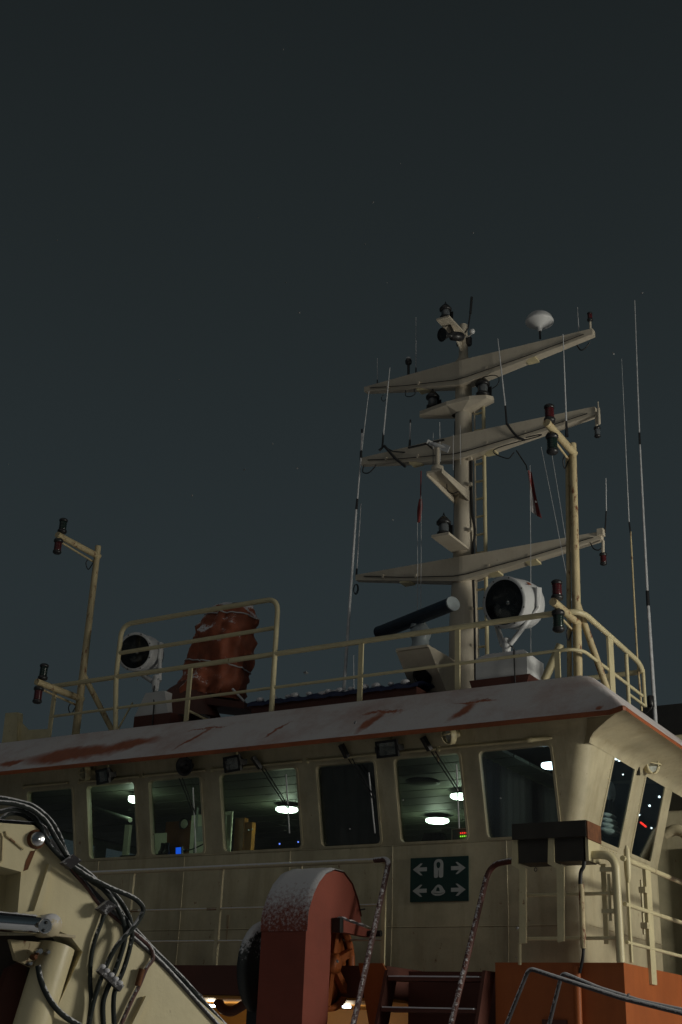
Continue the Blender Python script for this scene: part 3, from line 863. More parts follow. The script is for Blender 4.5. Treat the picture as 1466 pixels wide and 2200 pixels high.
# ------------------------------------------------------------------ lamps
def lantern(pos, up, s, lens, label, cat='lamp', group='signal lamps on the mast and roof poles', bird=True, name='signal_lamp'):
    """ribbed signal lantern: base, drum lens, cap; up = +1 standing, -1 hanging"""
    p = V(pos); ax = Vector((0, 0, up))
    t = thing(name, label, cat, tuple(p), group)
    mb = MB(); mb.lathe(p, ax, [(0.020 * s, -0.05 * s), (0.028 * s, 0.0), (0.075 * s, 0.01 * s), (0.085 * s, 0.03 * s), (0.085 * s, 0.06 * s), (0.066 * s, 0.075 * s)], 16); mb.obj('base', 'lampblack', t)
    mb = MB(); prof = [(0.062 * s, 0.07 * s)]
    for k in range(5):
        h = 0.08 + 0.03 * k
        prof += [(0.064 * s, h * s), (0.070 * s, (h + 0.012) * s), (0.064 * s, (h + 0.024) * s)]
    prof += [(0.062 * s, 0.235 * s)]
    mb.lathe(p, ax, prof, 16); mb.obj('lens', lens, t)
    mb = MB(); mb.lathe(p, ax, [(0.070 * s, 0.232 * s), (0.078 * s, 0.24 * s), (0.078 * s, 0.27 * s), (0.055 * s, 0.29 * s), (0.02 * s, 0.298 * s)], 16); mb.obj('cap', 'lampblack', t)
    if bird:
        mb = MB(); mb.lathe(p + ax * 0.29 * s, ax, [(0.016 * s, 0), (0.020 * s, 0.03 * s), (0.004 * s, 0.06 * s)], 8); mb.obj('finial', 'lampblack', t)
    return t

def masthead(pos, s, label, lens='lensclear', turn=0.0):
    """shielded masthead lantern with screen plates and top hook"""
    p = V(pos)
    t = thing('signal_lamp', label, 'lamp', tuple(p), 'shielded lanterns on the mast')
    mb = MB(); mb.lathe(p, (0, 0, 1), [(0.07 * s, 0), (0.10 * s, 0.01 * s), (0.10 * s, 0.05 * s), (0.075 * s, 0.06 * s)], 14); mb.obj('base', 'lampblack', t)
    mb = MB(); mb.lathe(p, (0, 0, 1), [(0.07 * s, 0.06 * s), (0.078 * s, 0.12 * s), (0.07 * s, 0.18 * s)], 14); mb.obj('lens', lens, t)
    mb = MB(); mb.lathe(p, (0, 0, 1), [(0.095 * s, 0.18 * s), (0.11 * s, 0.19 * s), (0.11 * s, 0.22 * s), (0.08 * s, 0.26 * s), (0.045 * s, 0.30 * s), (0.02 * s, 0.31 * s)], 14); mb.obj('cap', 'lampblack', t)
    mb = MB(); mb.tube([p + Vector((-0.02 * s, 0, 0.30 * s)), p + Vector((0, 0, 0.37 * s)), p + Vector((0.02 * s, 0, 0.30 * s))], 0.009 * s, 6); mb.obj('hook', 'lampblack', t)
    mb = MB(); a = Vector((math.cos(turn), math.sin(turn), 0)); b = Vector((-math.sin(turn), math.cos(turn), 0))
    mb.obox(p + b * 0.10 * s + Vector((0, 0, 0.12 * s)), a * 0.10 * s, b * 0.006, Vector((0, 0, 0.075 * s))); mb.obj('screen', 'lampblack', t)
    return t

masthead((-6.52, MY - 0.04, 7.565), 0.82, 'dark shielded lantern on the left wing of the upper mast platform')
masthead((-5.81, MY - 0.05, 7.565), 0.85, 'grey shielded lantern on the right wing of the upper mast platform')
masthead((-6.10, 12.06, 5.545), 0.80, 'dark shielded lantern on the small plate above the lowest crossarm')
masthead((-6.11, 12.10, 8.53), 0.72, 'dark lantern standing on the plate at the very top of the mast')
lantern((-4.385, 12.600, 8.283), 1, 0.42, 'lensred', 'small dark red lamp standing on the right tip of the top crossarm', bird=False)
mb = MB(); mb.tube([(-4.386, 12.600, 8.137), (-4.386, 12.600, 8.269)], 0.016, 8); mb.obj('lamp_stub', 'mast', Y1)
lantern((-4.363, 12.600, 6.824), -1, 0.48, 'lensclear', 'dark lamp hanging under the right tip of the middle crossarm', bird=False)
mb = MB(); mb.tube([(-4.359, 12.580, 7.005), (-4.362, 12.580, 6.808)], 0.018, 8); mb.obj('lamp_stub', 'mast', Y2)
mb = MB(); mb.lathe((-4.319, 12.550, 6.883), (0, 0, 1), [(0.016, -0.06), (0.020, -0.05), (0.020, 0.15), (0.010, 0.16), (0.006, 0.24)], 8); mb.obj('stub_aerial', 'mast', Y2)
lantern((-4.366, 12.600, 5.228), -1, 0.50, 'lensred', 'dark red lamp hanging under the right tip of the lowest crossarm', bird=False)
mb = MB(); mb.tube([(-4.352, 12.580, 5.365), (-4.359, 12.580, 5.208)], 0.018, 8); mb.box((-4.40, 12.52, 5.42), (-4.33, 12.60, 5.50)); mb.obj('lamp_stub', 'mast', Y3)
# GPS puck antenna on the top crossarm
gp = thing('gps_antenna', 'small mushroom aerial with pale cap on a dark stalk, left half of top crossarm', 'antenna', (-6.893, 12.580, 8.157))
mb = MB(); mb.tube([(-6.893, 12.580, 8.157), (-6.896, 12.580, 8.341)], 0.018, 8); mb.obj('stalk', 'lampblack', gp)
mb = MB(); mb.lathe((-6.896, 12.580, 8.326), (0, 0, 1), [(0.02, 0), (0.042, 0.02), (0.046, 0.06), (0.036, 0.08)], 14); mb.obj('body', 'lampblack', gp)
mb = MB(); mb.lathe((-6.897, 12.580, 8.412), (0, 0, 1), [(0.036, 0.0), (0.030, 0.022), (0.012, 0.036)], 14); mb.obj('cap', 'whip', gp)
# satellite dome
dm = thing('satellite_dome', 'pale round satellite dome with conical underside on the top crossarm', 'antenna', (-5.040, 12.600, 8.236))
mb = MB(); mb.tube([(-5.041, 12.600, 8.216), (-5.043, 12.600, 8.365)], 0.014, 8); mb.obj('stalk', 'lampblack', dm)
mb = MB(); mb.lathe((-5.044, 12.600, 8.325), (0, 0, 1), [(0.022, 0.0), (0.030, 0.02), (0.034, 0.05), (0.045, 0.06), (0.172, 0.125), (0.180, 0.14), (0.174, 0.155)], 28); mb.obj('underside', 'white', dm)
mb = MB(); mb.lathe((-5.044, 12.600, 8.325), (0, 0, 1), [(0.174, 0.155), (0.156, 0.20), (0.118, 0.24), (0.07, 0.263), (0.0, 0.272)], 28); mb.obj('dome', 'white', dm)
# masthead clutter: horn, ball, short aerial
mb = MB(); c = V((-5.975, 12.100, 8.249)); mb.lathe(c, (-0.35, -0.8, -0.25), [(0.05, -0.12), (0.06, -0.10), (0.06, 0.05), (0.03, 0.06), (0.03, 0.12), (0.075, 0.2), (0.09, 0.22), (0.05, 0.20)], 16)
mb.tube([c, V(-6.10, 12.2, 8.50)], 0.018, 6)
mb.single('horn', 'lampblack', 'dark horn hanging below the plate at the mast top', 'horn')
mb = MB(); mb.sphere((-5.903, 12.450, 8.488), 0.036, 12); mb.tube([(-5.903, 12.450, 8.460), (-5.966, 12.500, 8.464), (-6.1, 12.55, 8.50)], 0.008, 6)
mb.single('ball_antenna', 'white', 'small white ball aerial right of the mast top', 'antenna')
mb = MB(); mb.tube([(-6.06, 12.5, 8.49), (-5.986, 12.500, 8.588), (-5.952, 12.500, 8.810)], 0.010, 6); mb.tube([(-5.952, 12.500, 8.796), (-5.931, 12.500, 9.045)], 0.016, 6)
mb.single('stub_antenna', 'lampblack', 'short dark aerial leaning from the mast top', 'antenna')
mb = MB(); mb.lathe((-6.143, 12.550, 8.429), (0, 0, 1), [(0.02, -0.04), (0.03, -0.03), (0.03, 0.04), (0.015, 0.05)], 10); mb.lathe((-6.021, 12.600, 8.442), (0, 0, 1), [(0.03, -0.05), (0.04, -0.03), (0.04, 0.06), (0.02, 0.08)], 10); mb.tube([(-6.143, 12.550, 8.429), (-6.1, 12.58, 8.38), (-6.021, 12.600, 8.442)], 0.01, 6); mb.obj('junction_box', 'lampblack', ms)

# wind sensor
ws = thing('wind_sensor', 'white wind sensor on a short post on the forward mast bracket', 'sensor', (-6.085, 11.86, 6.28))
mb = MB(); mb.lathe((-6.085, 11.86, 6.28), (0, 0, 1), [(0.075, 0), (0.078, 0.02), (0.072, 0.07), (0.05, 0.085), (0.03, 0.09)], 18); mb.obj('base', 'mast', ws)
mb = MB(); mb.tube([(-6.085, 11.86, 6.36), (-6.085, 11.86, 6.60)], 0.026, 10); mb.obj('post', 'mast', ws)
c = V(-6.085, 11.86, 6.63)
mb = MB(); mb.lathe(c - Vector((0.10, 0.02, -0.05)), (0.9, 0.1, -0.42), [(0.004, 0), (0.022, 0.02), (0.028, 0.08), (0.022, 0.16), (0.006, 0.24)], 10); mb.tube([c, c - Vector((0, 0, 0.05))], 0.014, 8); mb.obj('body', 'white', ws)
mb = MB(); mb.obox(c + Vector((0.10, 0, -0.05)), (0.05, 0, -0.03), (0, 0.004, 0), (0.018, 0, 0.04)); mb.obox(c + Vector((-0.11, 0, 0.07)), (0.012, 0, 0.02), (0.0, 0.06, 0.01), (0.006, 0, 0.0)); mb.obj('vane', 'white', ws)

# ------------------------------------------------------------------ whip aerials
def whip(segs, label, mats=('whip',), group='whip aerials'):
    """segs: (p0, p1, radius0, radius1, material)"""
    t = thing('whip_antenna', label, 'antenna', segs[0][0], group)
    for (a, b, r0, r1, m) in segs:
        mb = MB(); mb.tube([a, b], r0, 8, True, r1)
        mb.obj({'whip': 'rod', 'lampblack': 'joint', 'cream_rust': 'rod', 'cable': 'joint'}[m], m, t)
    return t
whip([((-6.793, 12.600, 8.176), (-6.794, 12.600, 8.267), .010, .009, 'lampblack'), ((-6.794, 12.600, 8.267), (-6.806, 12.600, 9.046), .006, .004, 'whip')], 'thin whip aerial rising from the left half of the top crossarm')
whip([((-7.376, 12.600, 8.165), (-7.379, 12.600, 8.236), .009, .008, 'lampblack'), ((-7.379, 12.600, 8.236), (-7.388, 12.600, 8.569), .005, .004, 'whip')], 'short thin whip aerial near the left tip of the top crossarm')
whip([((-7.168, 12.420, 7.107), (-7.159, 12.420, 7.307), .014, .012, 'lampblack'), ((-7.158, 12.420, 7.273), (-7.087, 12.420, 8.253), .011, .005, 'whip')], 'leaning whip aerial on a dark forked bracket, left half of the middle crossarm')
whip([((-5.434, 12.420, 7.023), (-5.449, 12.420, 7.282), .014, .012, 'cable'), ((-5.449, 12.420, 7.263), (-5.535, 12.420, 8.257), .011, .005, 'whip')], 'leaning whip aerial with looped cable right of the mast on the middle crossarm')
whip([((-4.534, 12.600, 8.179), (-4.538, 12.600, 8.529), .007, .004, 'whip')], 'short whip aerial near the right tip of the top crossarm')
whip([((-4.403, 11.700, 6.297), (-4.402, 11.700, 6.488), .022, .012, 'lampblack'), ((-4.403, 11.700, 6.471), (-4.401, 11.700, 7.612), .011, .005, 'whip')], 'whip aerial standing on top of the right lamp pole')
whip([((-7.357, 12.000, 3.717), (-7.272, 12.000, 6.114), .020, .014, 'whip'), ((-7.271, 12.000, 6.082), (-7.263, 12.000, 6.225), .016, .014, 'lampblack'), ((-7.263, 12.000, 6.212), (-7.230, 12.000, 6.792), .011, .010, 'whip'), ((-7.230, 12.000, 6.779), (-7.227, 12.000, 6.882), .013, .012, 'lampblack'), ((-7.226, 12.000, 6.869), (-7.146, 12.000, 7.712), .008, .004, 'whip')], 'very long whip aerial rising from the roof left of the mast')
whip([((-7.600, 12.600, 5.464), (-7.597, 12.600, 5.564), .014, .012, 'lampblack'), ((-7.596, 12.600, 5.545), (-7.568, 12.600, 6.459), .008, .005, 'whip')], 'thin whip aerial on the left tip of the lowest crossarm')
whip([((-7.590, 12.600, 7.077), (-7.595, 12.600, 7.214), .020, .016, 'lampblack'), ((-7.594, 12.600, 7.201), (-7.590, 12.600, 7.488), .012, .012, 'whip'), ((-7.590, 12.600, 7.481), (-7.592, 12.600, 7.544), .013, .012, 'lampblack')], 'short stout aerial with black cap on the left tip of the middle crossarm')
whip([((-6.870, 12.600, 7.081), (-6.866, 12.600, 7.220), .018, .014, 'lampblack'), ((-6.866, 12.600, 7.207), (-6.864, 12.600, 7.469), .010, .010, 'whip'), ((-6.863, 12.600, 7.462), (-6.864, 12.600, 7.510), .012, .011, 'lampblack')], 'short black capped aerial between the forked bracket and the mast')
for (xa, ya, yb, lb) in ((931, 998, 930, 'leftmost of the thin rods around the wind sensor'), (945, 990, 907, 'tallest thin rod left of the wind sensor post'), (974, 1005, 932, 'thin rod right of the wind sensor post'), (989, 995, 914, 'thin rod in front of the mast beside the wind sensor')):
    pass
whip([((-6.371, 12.300, 6.633), (-6.373, 12.300, 6.845), .005, .005, 'lampblack'), ((-6.373, 12.300, 6.838), (-6.375, 12.300, 7.071), .004, .003, 'whip')], 'leftmost of the thin rods around the wind sensor')
whip([((-6.275, 12.300, 6.651), (-6.285, 12.300, 7.200), .005, .004, 'whip')], 'tallest thin rod left of the wind sensor post')
whip([((-6.097, 12.300, 6.499), (-6.097, 12.300, 6.981), .004, .003, 'whip')], 'thin rod just right of the wind sensor post')
whip([((-5.996, 12.300, 6.553), (-6.002, 12.300, 7.088), .004, .003, 'whip')], 'thin rod in front of the mast beside the wind sensor')
mb = MB(); mb.box((-6.72, 12.28, 6.93), (-6.22, 12.31, 6.945)); mb.box((-6.47, 12.28, 6.93), (-6.45, 12.6, 6.945)); mb.obj('rod_bar', 'lampblack', Y2)
# dark forked bracket and looped bracket arms
mb = MB(); mb.tube([(-7.214, 12.420, 7.064), (-7.140, 12.420, 7.115), (-6.989, 12.450, 6.915), (-6.876, 12.520, 6.803)], 0.018, 8); mb.tube([(-7.168, 12.420, 7.121), (-7.019, 12.440, 7.017), (-6.869, 12.500, 6.997)], 0.009, 6); mb.obj('aerial_bracket', 'lampblack', Y2)
mb = MB(); mb.tube(spline([(-5.434, 12.420, 7.036), (-5.369, 12.420, 6.925), (-5.311, 12.450, 6.844), (-5.236, 12.500, 6.799)]), 0.015, 8); mb.obj('aerial_bracket', 'lampblack', Y2)
whip([((-4.506, 14.600, 3.736), (-4.504, 14.600, 5.258), .026, .020, 'whip'), ((-4.505, 14.600, 5.246), (-4.505, 14.600, 5.445), .024, .022, 'lampblack'), ((-4.505, 14.600, 5.432), (-4.478, 14.600, 7.529), .018, .012, 'whip'), ((-4.479, 14.600, 7.508), (-4.475, 14.600, 7.681), .016, .014, 'lampblack'), ((-4.476, 14.600, 7.660), (-4.420, 14.600, 9.746), .011, .006, 'whip')], 'tallest white whip aerial at the far right behind the roof railing')
whip([((-4.237, 13.250, 3.551), (-4.251, 13.250, 4.130), .013, .012, 'cream_rust'), ((-4.252, 13.250, 4.120), (-4.243, 13.250, 5.709), .012, .010, 'cream_rust'), ((-4.244, 13.250, 5.692), (-4.253, 13.250, 5.830), .011, .010, 'lampblack'), ((-4.254, 13.250, 5.813), (-4.225, 13.250, 8.053), .007, .002, 'whip')], 'thin cream whip aerial lashed to the aft corner of the roof railing')
whip([((-4.332, 12.600, 5.466), (-4.303, 12.600, 5.731), .010, .009, 'lampblack'), ((-4.303, 12.600, 5.719), (-4.288, 12.600, 6.137), .007, .005, 'whip')], 'whip aerial rising from the right tip of the lowest crossarm')
whip([((-8.055, 13.400, 4.152), (-8.083, 13.400, 4.710), .006, .004, 'whip')], 'very short thin aerial on the roof right of the long whip')
mb = MB(); mb.lathe((-4.533, 14.550, 4.049), (0, 0, 1), [(0.03, -0.12), (0.042, -0.11), (0.042, 0.02), (0.03, 0.03)], 10); mb.tube(spline([(-4.535, 14.550, 4.015), (-4.513, 14.500, 3.920), (-4.604, 14.500, 3.848), (-4.681, 14.500, 3.821)]), 0.008, 6)
mb.single('antenna_tuner', 'lampblack', 'small black box with a drooping cable beside the tallest whip', 'box')

# halyards and flags
def wire(p0, p1, label, r=0.0035):
    mb = MB(); mb.tube([p0, V(p0).lerp(V(p1), 0.5) + Vector((0.004, 0, 0)), p1], r, 5); mb.single('halyard', 'whip', label, 'halyard', 'flag halyards')
wire((-6.644, 12.500, 6.687), (-6.463, 12.200, 4.446), 'right one of the two halyards below the furled red flag')
wire((-6.660, 12.450, 5.997), (-6.505, 12.200, 4.424), 'left one of the two halyards below the furled red flag')
wire((-5.137, 12.400, 6.400), (-5.101, 12.200, 3.946), 'halyard of the red and white flag, right of the mast', 0.004)
wire((-4.990, 12.400, 6.612), (-4.535, 12.000, 4.496), 'left one of two slanting halyards beside the right lamp pole')
wire((-4.868, 12.400, 6.555), (-4.549, 12.000, 4.980), 'right one of two slanting halyards beside the right lamp pole')
mb = MB(); rows = []
for i in range(15):
    t = i / 14; c0 = V((-6.619, 12.450, 6.278)).lerp(V((-6.641, 12.450, 5.969)), t)
    w_ = 0.016 + 0.016 * math.sin(t * 2.6)
    rows.append([c0 + Vector((w_ * math.cos(a) + 0.006 * math.sin(5 * t + a), w_ * 0.7 * math.sin(a), 0)) for a in [k * math.pi / 4 for k in range(9)]])
mb.grid(rows); mb.tube([(-6.618, 12.450, 6.660), (-6.619, 12.450, 6.259)], 0.007, 6)
mb.single('flag', 'flagred', 'dark red furled flag hanging left of the mast', 'flag')
fl = thing('flag', 'limp red and white flag hanging right of the mast', 'flag', (-5.119, 12.400, 5.726))
A, B = V((-5.174, 12.400, 6.347)), V((-5.044, 12.400, 5.712))
def flag_rows(s0, s1):
    rows = []
    for i in range(13):
        t = i / 12; row = []
        for k in range(5):
            s = s0 + (s1 - s0) * k / 4
            wd = 0.05 + 0.10 * t
            p = A.lerp(V((-5.151, 12.400, 5.815)), t) + Vector((wd * s, 0.03 * math.sin(9 * s + 3 * t), -0.10 * s * (0.3 + t)))
            row.append(p)
        rows.append(row)
    return rows
mb = MB(); mb.grid(flag_rows(0, 0.5)); mb.obj('white_field', 'flagwhite', fl)
mb = MB(); mb.grid(flag_rows(0.5, 1.0)); mb.grid([[p + Vector((0, 0.004, 0)) for p in r[:2]] for r in flag_rows(0.0, 0.16)]); mb.obj('red_field', 'flagred', fl)
mb = MB(); mb.tube([(-5.348, 12.500, 6.686), (-5.193, 12.420, 6.420), A], 0.008, 6); mb.obj('toggle_line', 'cable', fl)

# ------------------------------------------------------------------ radar
rd = thing('radar', 'dark blue radar bar scanner on a grey gearbox in front of the mast', 'radar', (-6.33, 11.95, 4.13))
mb = MB(); mb.lathe((-6.33, 11.95, 4.13), (0, 0, 1), [(0.12, 0), (0.13, 0.02), (0.13, 0.05), (0.10, 0.07), (0.095, 0.14), (0.12, 0.19), (0.12, 0.25), (0.08, 0.30), (0.06, 0.34)], 16); mb.obj('gearbox', 'radargrey', rd)
c = V((-6.398, 11.950, 4.459))
pl, pr_ = V((-7.011, 12.200, 4.342)), V((-5.751, 11.620, 4.517))
d = (pr_ - pl); d.z = 0; d.normalize(); nrm = Vector((0, 0, 1)).cross(d).normalized()
c = (pl + pr_) / 2; c.z = 4.52
hl = 0.67
mb = MB(); prof = []
for k in range(16):
    a = 2 * math.pi * k / 16
    prof.append((0.090 * math.cos(a), 0.078 * math.sin(a) * (1.0 if math.sin(a) > 0 else 1.0)))
mb.prism([c - d * hl + nrm * x + Vector((0, 0, z)) for x, z in prof], d * (2 * hl)); mb.obj('scanner_bar', 'radarblue', rd)
mb = MB(); mb.prism([c + d * hl + nrm * x * 1.03 + Vector((0, 0, z * 1.03)) for x, z in prof], d * 0.02); mb.obj('end_cap', 'radargrey', rd)
mb = MB(); mb.prism([c - d * hl + nrm * x * 1.03 + Vector((0, 0, z * 1.03)) for x, z in prof], d * -0.02); mb.obj('end_cap', 'radarblue', rd)
mb = MB(); mb.lathe(V(c.x, c.y, 4.41), (0, 0, 1), [(0.07, 0), (0.05, 0.02), (0.05, 0.06)], 12); mb.obj('turning_neck', 'radargrey', rd)

# ------------------------------------------------------------------ searchlights
def searchlight(face_c, dirv, R, L, base, label, tilt_back):
    """drum searchlight: face centre, pointing direction, radius, length; yoke, post and covered base"""
    f = V(face_c); d = Vector(dirv).normalized()
    side = d.cross(Vector((0, 0, 1))).normalized()
    t = thing('searchlight', label, 'searchlight', base, 'searchlights on the roof')
    mb = MB(); mb.lathe(f, d, [(R * 0.86, 0.012), (R * 0.99, 0.012), (R * 1.0, 0.0), (R * 0.97, -0.03), (R * 0.97, -L * 0.55), (R * 0.90, -L * 0.8), (R * 0.70, -L * 0.95), (R * 0.35, -L)], 32, False); dr = mb.obj('drum', 'white', t)
    mb = MB(); mb.lathe(f, d, [(R * 0.87, 0.010), (R * 0.85, -0.02), (R * 0.80, -0.06), (R * 0.6, -0.13), (R * 0.3, -0.17), (0.0, -0.18)], 32, False); mb.obj('reflector', 'darkmirror', t)
    mb = MB(); mb.sphere(f - d * 0.08, 0.035, 12); mb.tube([f - d * 0.08, f - d * 0.17], 0.012, 8); mb.obj('bulb', 'steel', t)
    mb = MB(); mb.lathe(f, d, [(R * 0.865, 0.006), (0.0, 0.008)], 32, False); mb.obj('glass_front', 'glassclear', t)
    for k in range(8):
        a = 2 * math.pi * (k + 0.5) / 8
        q = f + side * (R * 0.94 * math.cos(a)) + d.cross(side) * (R * 0.94 * math.sin(a))
        mb = MB(); mb.sphere(q + d * 0.01, 0.010, 6); mb.obj('rim_screw', 'lampblack', dr)
    ctr = f - d * (L * 0.45)
    bt = V(base[0], base[1], ctr.z - R * 1.62)
    for s_ in (-1, 1):
        e = ctr + side * (R * 1.03 * s_)
        mb = MB(); mb.tube([e + Vector((0, 0, 0.02)), e - Vector((0, 0, 0.10)), bt + side * (0.05 * s_)], 0.032, 4); mb.obj('yoke_arm', 'white', t)
        mb = MB(); mb.obox(e + side * (0.004 * s_) + Vector((0, 0, 0.02)), d * 0.045, side * 0.010, Vector((0, 0, 0.11))); mb.obj('side_plate', 'white', t)
    mb = MB(); mb.lathe(bt - Vector((0, 0, 0.10)), (0, 0, 1), [(0.03, -0.03), (0.045, 0.0), (0.05, 0.10), (0.035, 0.12), (0.05, 0.16), (0.03, 0.18)], 12); mb.obj('post', 'white', t)
    return t, bt
sl, bt = searchlight((-5.293, 11.950, 4.571), (-0.20, -0.93, -0.17), 0.292, 0.50, (-5.35, 12.12, 3.72), 'larger white searchlight on its pedestal right of the mast', 0)
# orange-and-blue maker's sticker on the drum
f = V((-5.293, 11.950, 4.571)); d = Vector((-0.20, -0.93, -0.17)).normalized(); sd = d.cross(Vector((0, 0, 1))).normalized(); upv = sd.cross(d)
def on_drum(a, l, R=0.262 * 0.972): return f - d * l + (sd * -1 * math.cos(a) + upv * math.sin(a)) * R if False else f - d * l + (sd * math.cos(a) + upv * math.sin(a)) * R
sg = 1 if sd.x > 0 else -1
def patch(a0, a1, l0, l1, name, mat):
    mb = MB(); mb.grid([[on_drum(a0 + (a1 - a0) * k / 4, l, 0.288) for k in range(5)] for l in (l0, l1)]); mb.obj(name, mat, sl)
base_a = 0.0 if sd.x > 0 else math.pi
patch(base_a + sg * 0.62, base_a + sg * 0.78, 0.17, 0.225, 'orange_sticker', 'lip')
patch(base_a + sg * 0.60, base_a + sg * 0.645, 0.10, 0.17, 'blue_lettering', 'blue')
pd = MB(); pd.box((-5.62, 11.90, 3.70), (-5.02, 12.36, 3.95)); pd.prism([(-5.62, 11.9, 3.95), (-5.02, 11.9, 3.95), (-5.10, 12.0, 4.02), (-5.54, 12.0, 4.02)], (0, 0.30, 0)); pd.obj('covered_base', 'white', sl)
pd = MB(); pd.prism([(-5.68, 11.86, 3.70), (-4.98, 11.86, 3.70), (-5.06, 11.86, 3.452), (-5.60, 11.86, 3.452)], (0, 0.52, 0)); pd.obj('plinth', 'darkred', sl)
pd = MB(); pd.tube([bt - Vector((0, 0, 0.16)), V(-5.32, 12.12, 3.9)], 0.04, 8); pd.tube(spline([bt, bt + Vector((0.10, -0.05, -0.06)), V(-5.16, 11.88, 3.92), V(-5.14, 11.86, 3.5)]), 0.008, 6); pd.obj('cable', 'cable', sl)
sl2, bt2 = searchlight((-10.265, 11.620, 4.534), (0.20, -0.93, -0.16), 0.250, 0.47, (-10.02, 11.80, 3.70), 'smaller white searchlight behind the raised railing frame at left', 0)
pd = MB(); pd.prism([(-10.20, 11.66, 3.68), (-9.66, 11.66, 3.68), (-9.75, 11.66, 3.98), (-10.05, 11.66, 3.98)], (0, 0.36, 0)); pd.obj('covered_base', 'white', sl2)
pd = MB(); pd.box((-10.16, 11.62, 3.452), (-9.58, 12.02, 3.68)); pd.obj('plinth', 'darkred', sl2)
pd = MB(); pd.tube(spline([bt2, bt2 + Vector((0.03, -0.06, -0.12)), V(-9.88, 11.64, 3.8), V(-9.84, 11.6, 3.5)]), 0.009, 6); pd.obj('cable', 'cable', sl2)

# ------------------------------------------------------------------ lamp poles
def lamp_pole(base, top, arms, zs, label, stay, group='lamp poles at the roof corners', twin=0.105):
    b, tp = V(base), V(top)
    t = thing('lamp_pole', label, 'lamp pole', base, group)
    mb = MB(); mb.tube([b, tp], 0.046, 10, True, 0.040); mb.obj('pole', 'cream_rust', t)
    mb = MB(); mb.tube([b + Vector((-twin, 0.03, 0)), tp + Vector((-twin * 0.7, 0.03, -0.12))], 0.026, 8); mb.obj('conduit', 'cream_rust', t)
    mb = MB(); k = 0
    zz = b.z + 0.25
    for z, arm_y in zip(zs, arms):
        p = b.lerp(tp, (z - b.z) / (tp.z - b.z))
        e = p + Vector((0, -arm_y, 0.0))
        mb = MB(); mb.tube([p + Vector((0, 0.04, -0.02)), e], 0.042, 10); mb.obj('arm', 'cream_rust', t)
        mb = MB(); mb.tube([p + Vector((-0.05, 0.0, -0.10)), e + Vector((-0.03, 0.12, -0.06))], 0.014, 6); mb.obj('arm_conduit', 'cream_rust', t)
        mb = MB(); mb.tube(spline([p + Vector((-0.05, -0.1, -0.08)), p + Vector((-0.07, -0.12, -0.16)), p + Vector((-0.08, -0.05, -0.22)), p + Vector((-0.06, 0.0, -0.12))]), 0.007, 5); mb.obj('cable_loop', 'cable', t)
    if stay:
        mb = MB(); mb.tube([b.lerp(tp, 0.33), stay], 0.036, 8); mb.obj('stay', 'cream_rust', t)
    return t
lamp_pole((-4.352, 11.62, TZ), (-4.31, 11.62, 6.15), (0.74, 0.64), (6.07, 4.13), 'rust streaked cream lamp pole with two forward arms on the right roof corner', (-4.16, 11.93, TZ))
for (x, z, s) in ((-4.315, 6.07, 0.78), (-4.34, 4.30, 0.72)):
    pass
lantern((-4.315, 10.98, 6.115), 1, 0.72, 'lensred', 'large dark red lamp standing on the upper arm of the right lamp pole', bird=False)
lantern((-4.315, 11.03, 6.005), -1, 0.80, 'lensgreen', 'black lamp hanging under the upper arm of the right lamp pole', bird=False)
lantern((-4.335, 11.08, 4.175), 1, 0.72, 'lensred', 'dark red lamp standing on the lower arm of the right lamp pole', bird=False)
lantern((-4.335, 11.09, 4.075), -1, 0.78, 'lensgreen', 'dark green lamp hanging under the lower arm of the right lamp pole', bird=False)
mb = MB(); mb.tube([(-4.518, 11.600, 3.886), (-4.707, 11.600, 3.528)], 0.045, 8); mb.single('rail_brace', 'cream_rail', 'slanting cream brace tube left of the right lamp pole foot', 'brace')
lamp_pole((-11.08, 11.6, TZ), (-11.10, 11.6, 6.12), (0.78, 0.80), (6.00, 4.02), 'slim cream lamp pole with two forward arms at the far left roof corner', (-10.62, 11.9, TZ), twin=0.07)
lantern((-11.10, 10.90, 6.045), 1, 0.72, 'lensgreen', 'black lamp standing on the upper arm of the left lamp pole', bird=False)
lantern((-11.10, 10.86, 5.955), -1, 0.72, 'lensred', 'dark red lamp hanging under the upper arm of the left lamp pole', bird=False)
lantern((-11.09, 10.90, 4.065), 1, 0.72, 'lensgreen', 'black lamp standing on the lower arm of the left lamp pole', bird=False)
lantern((-11.09, 10.86, 3.975), -1, 0.74, 'lensred', 'dark red lamp hanging under the lower arm of the left lamp pole', bird=False)

# ------------------------------------------------------------------ covered gear on the roof
tp = thing('tarpaulin_cover', 'tall crumpled orange tarpaulin over a machine behind the raised railing frame', 'tarpaulin', (-9.0, 12.2, TZ))
rng = random.Random(3)
from mathutils import noise as mnoise
def tarp_section(L_, R_, depth, yy, t, n=56):
    L_, R_ = V(L_), V(R_); row = []
    c_ = (L_ + R_) / 2; hw = (R_ - L_).length / 2; ux = (R_ - L_).normalized()
    for k in range(n + 1):
        a = 2 * math.pi * k / n
        ca, sa = math.cos(a), math.sin(a)
        ca = math.copysign(abs(ca) ** 0.8, ca); sa = math.copysign(abs(sa) ** 0.8, sa)
        row.append(c_ + ux * (hw * ca) + Vector((0, depth * sa, 0)))
    return row
def crumple(p, c_):
    """creased cloth: ridged noise, stretched down the hang of the canvas"""
    q = Vector((p.x * 3.2, p.y * 3.2, p.z * 1.5)); q2 = Vector((p.x * 7 + 5, p.y * 7, p.z * 4.2))
    h = 0.15 * (abs(mnoise.noise(q)) - 0.2) + 0.07 * (abs(mnoise.noise(q2)) - 0.2) + 0.025 * mnoise.noise(q2 * 2.3)
    o = p - c_; o.z = 0
    return p - o.normalized() * h * 1.5 + Vector((0, 0, 0.03 * mnoise.noise(q2)))
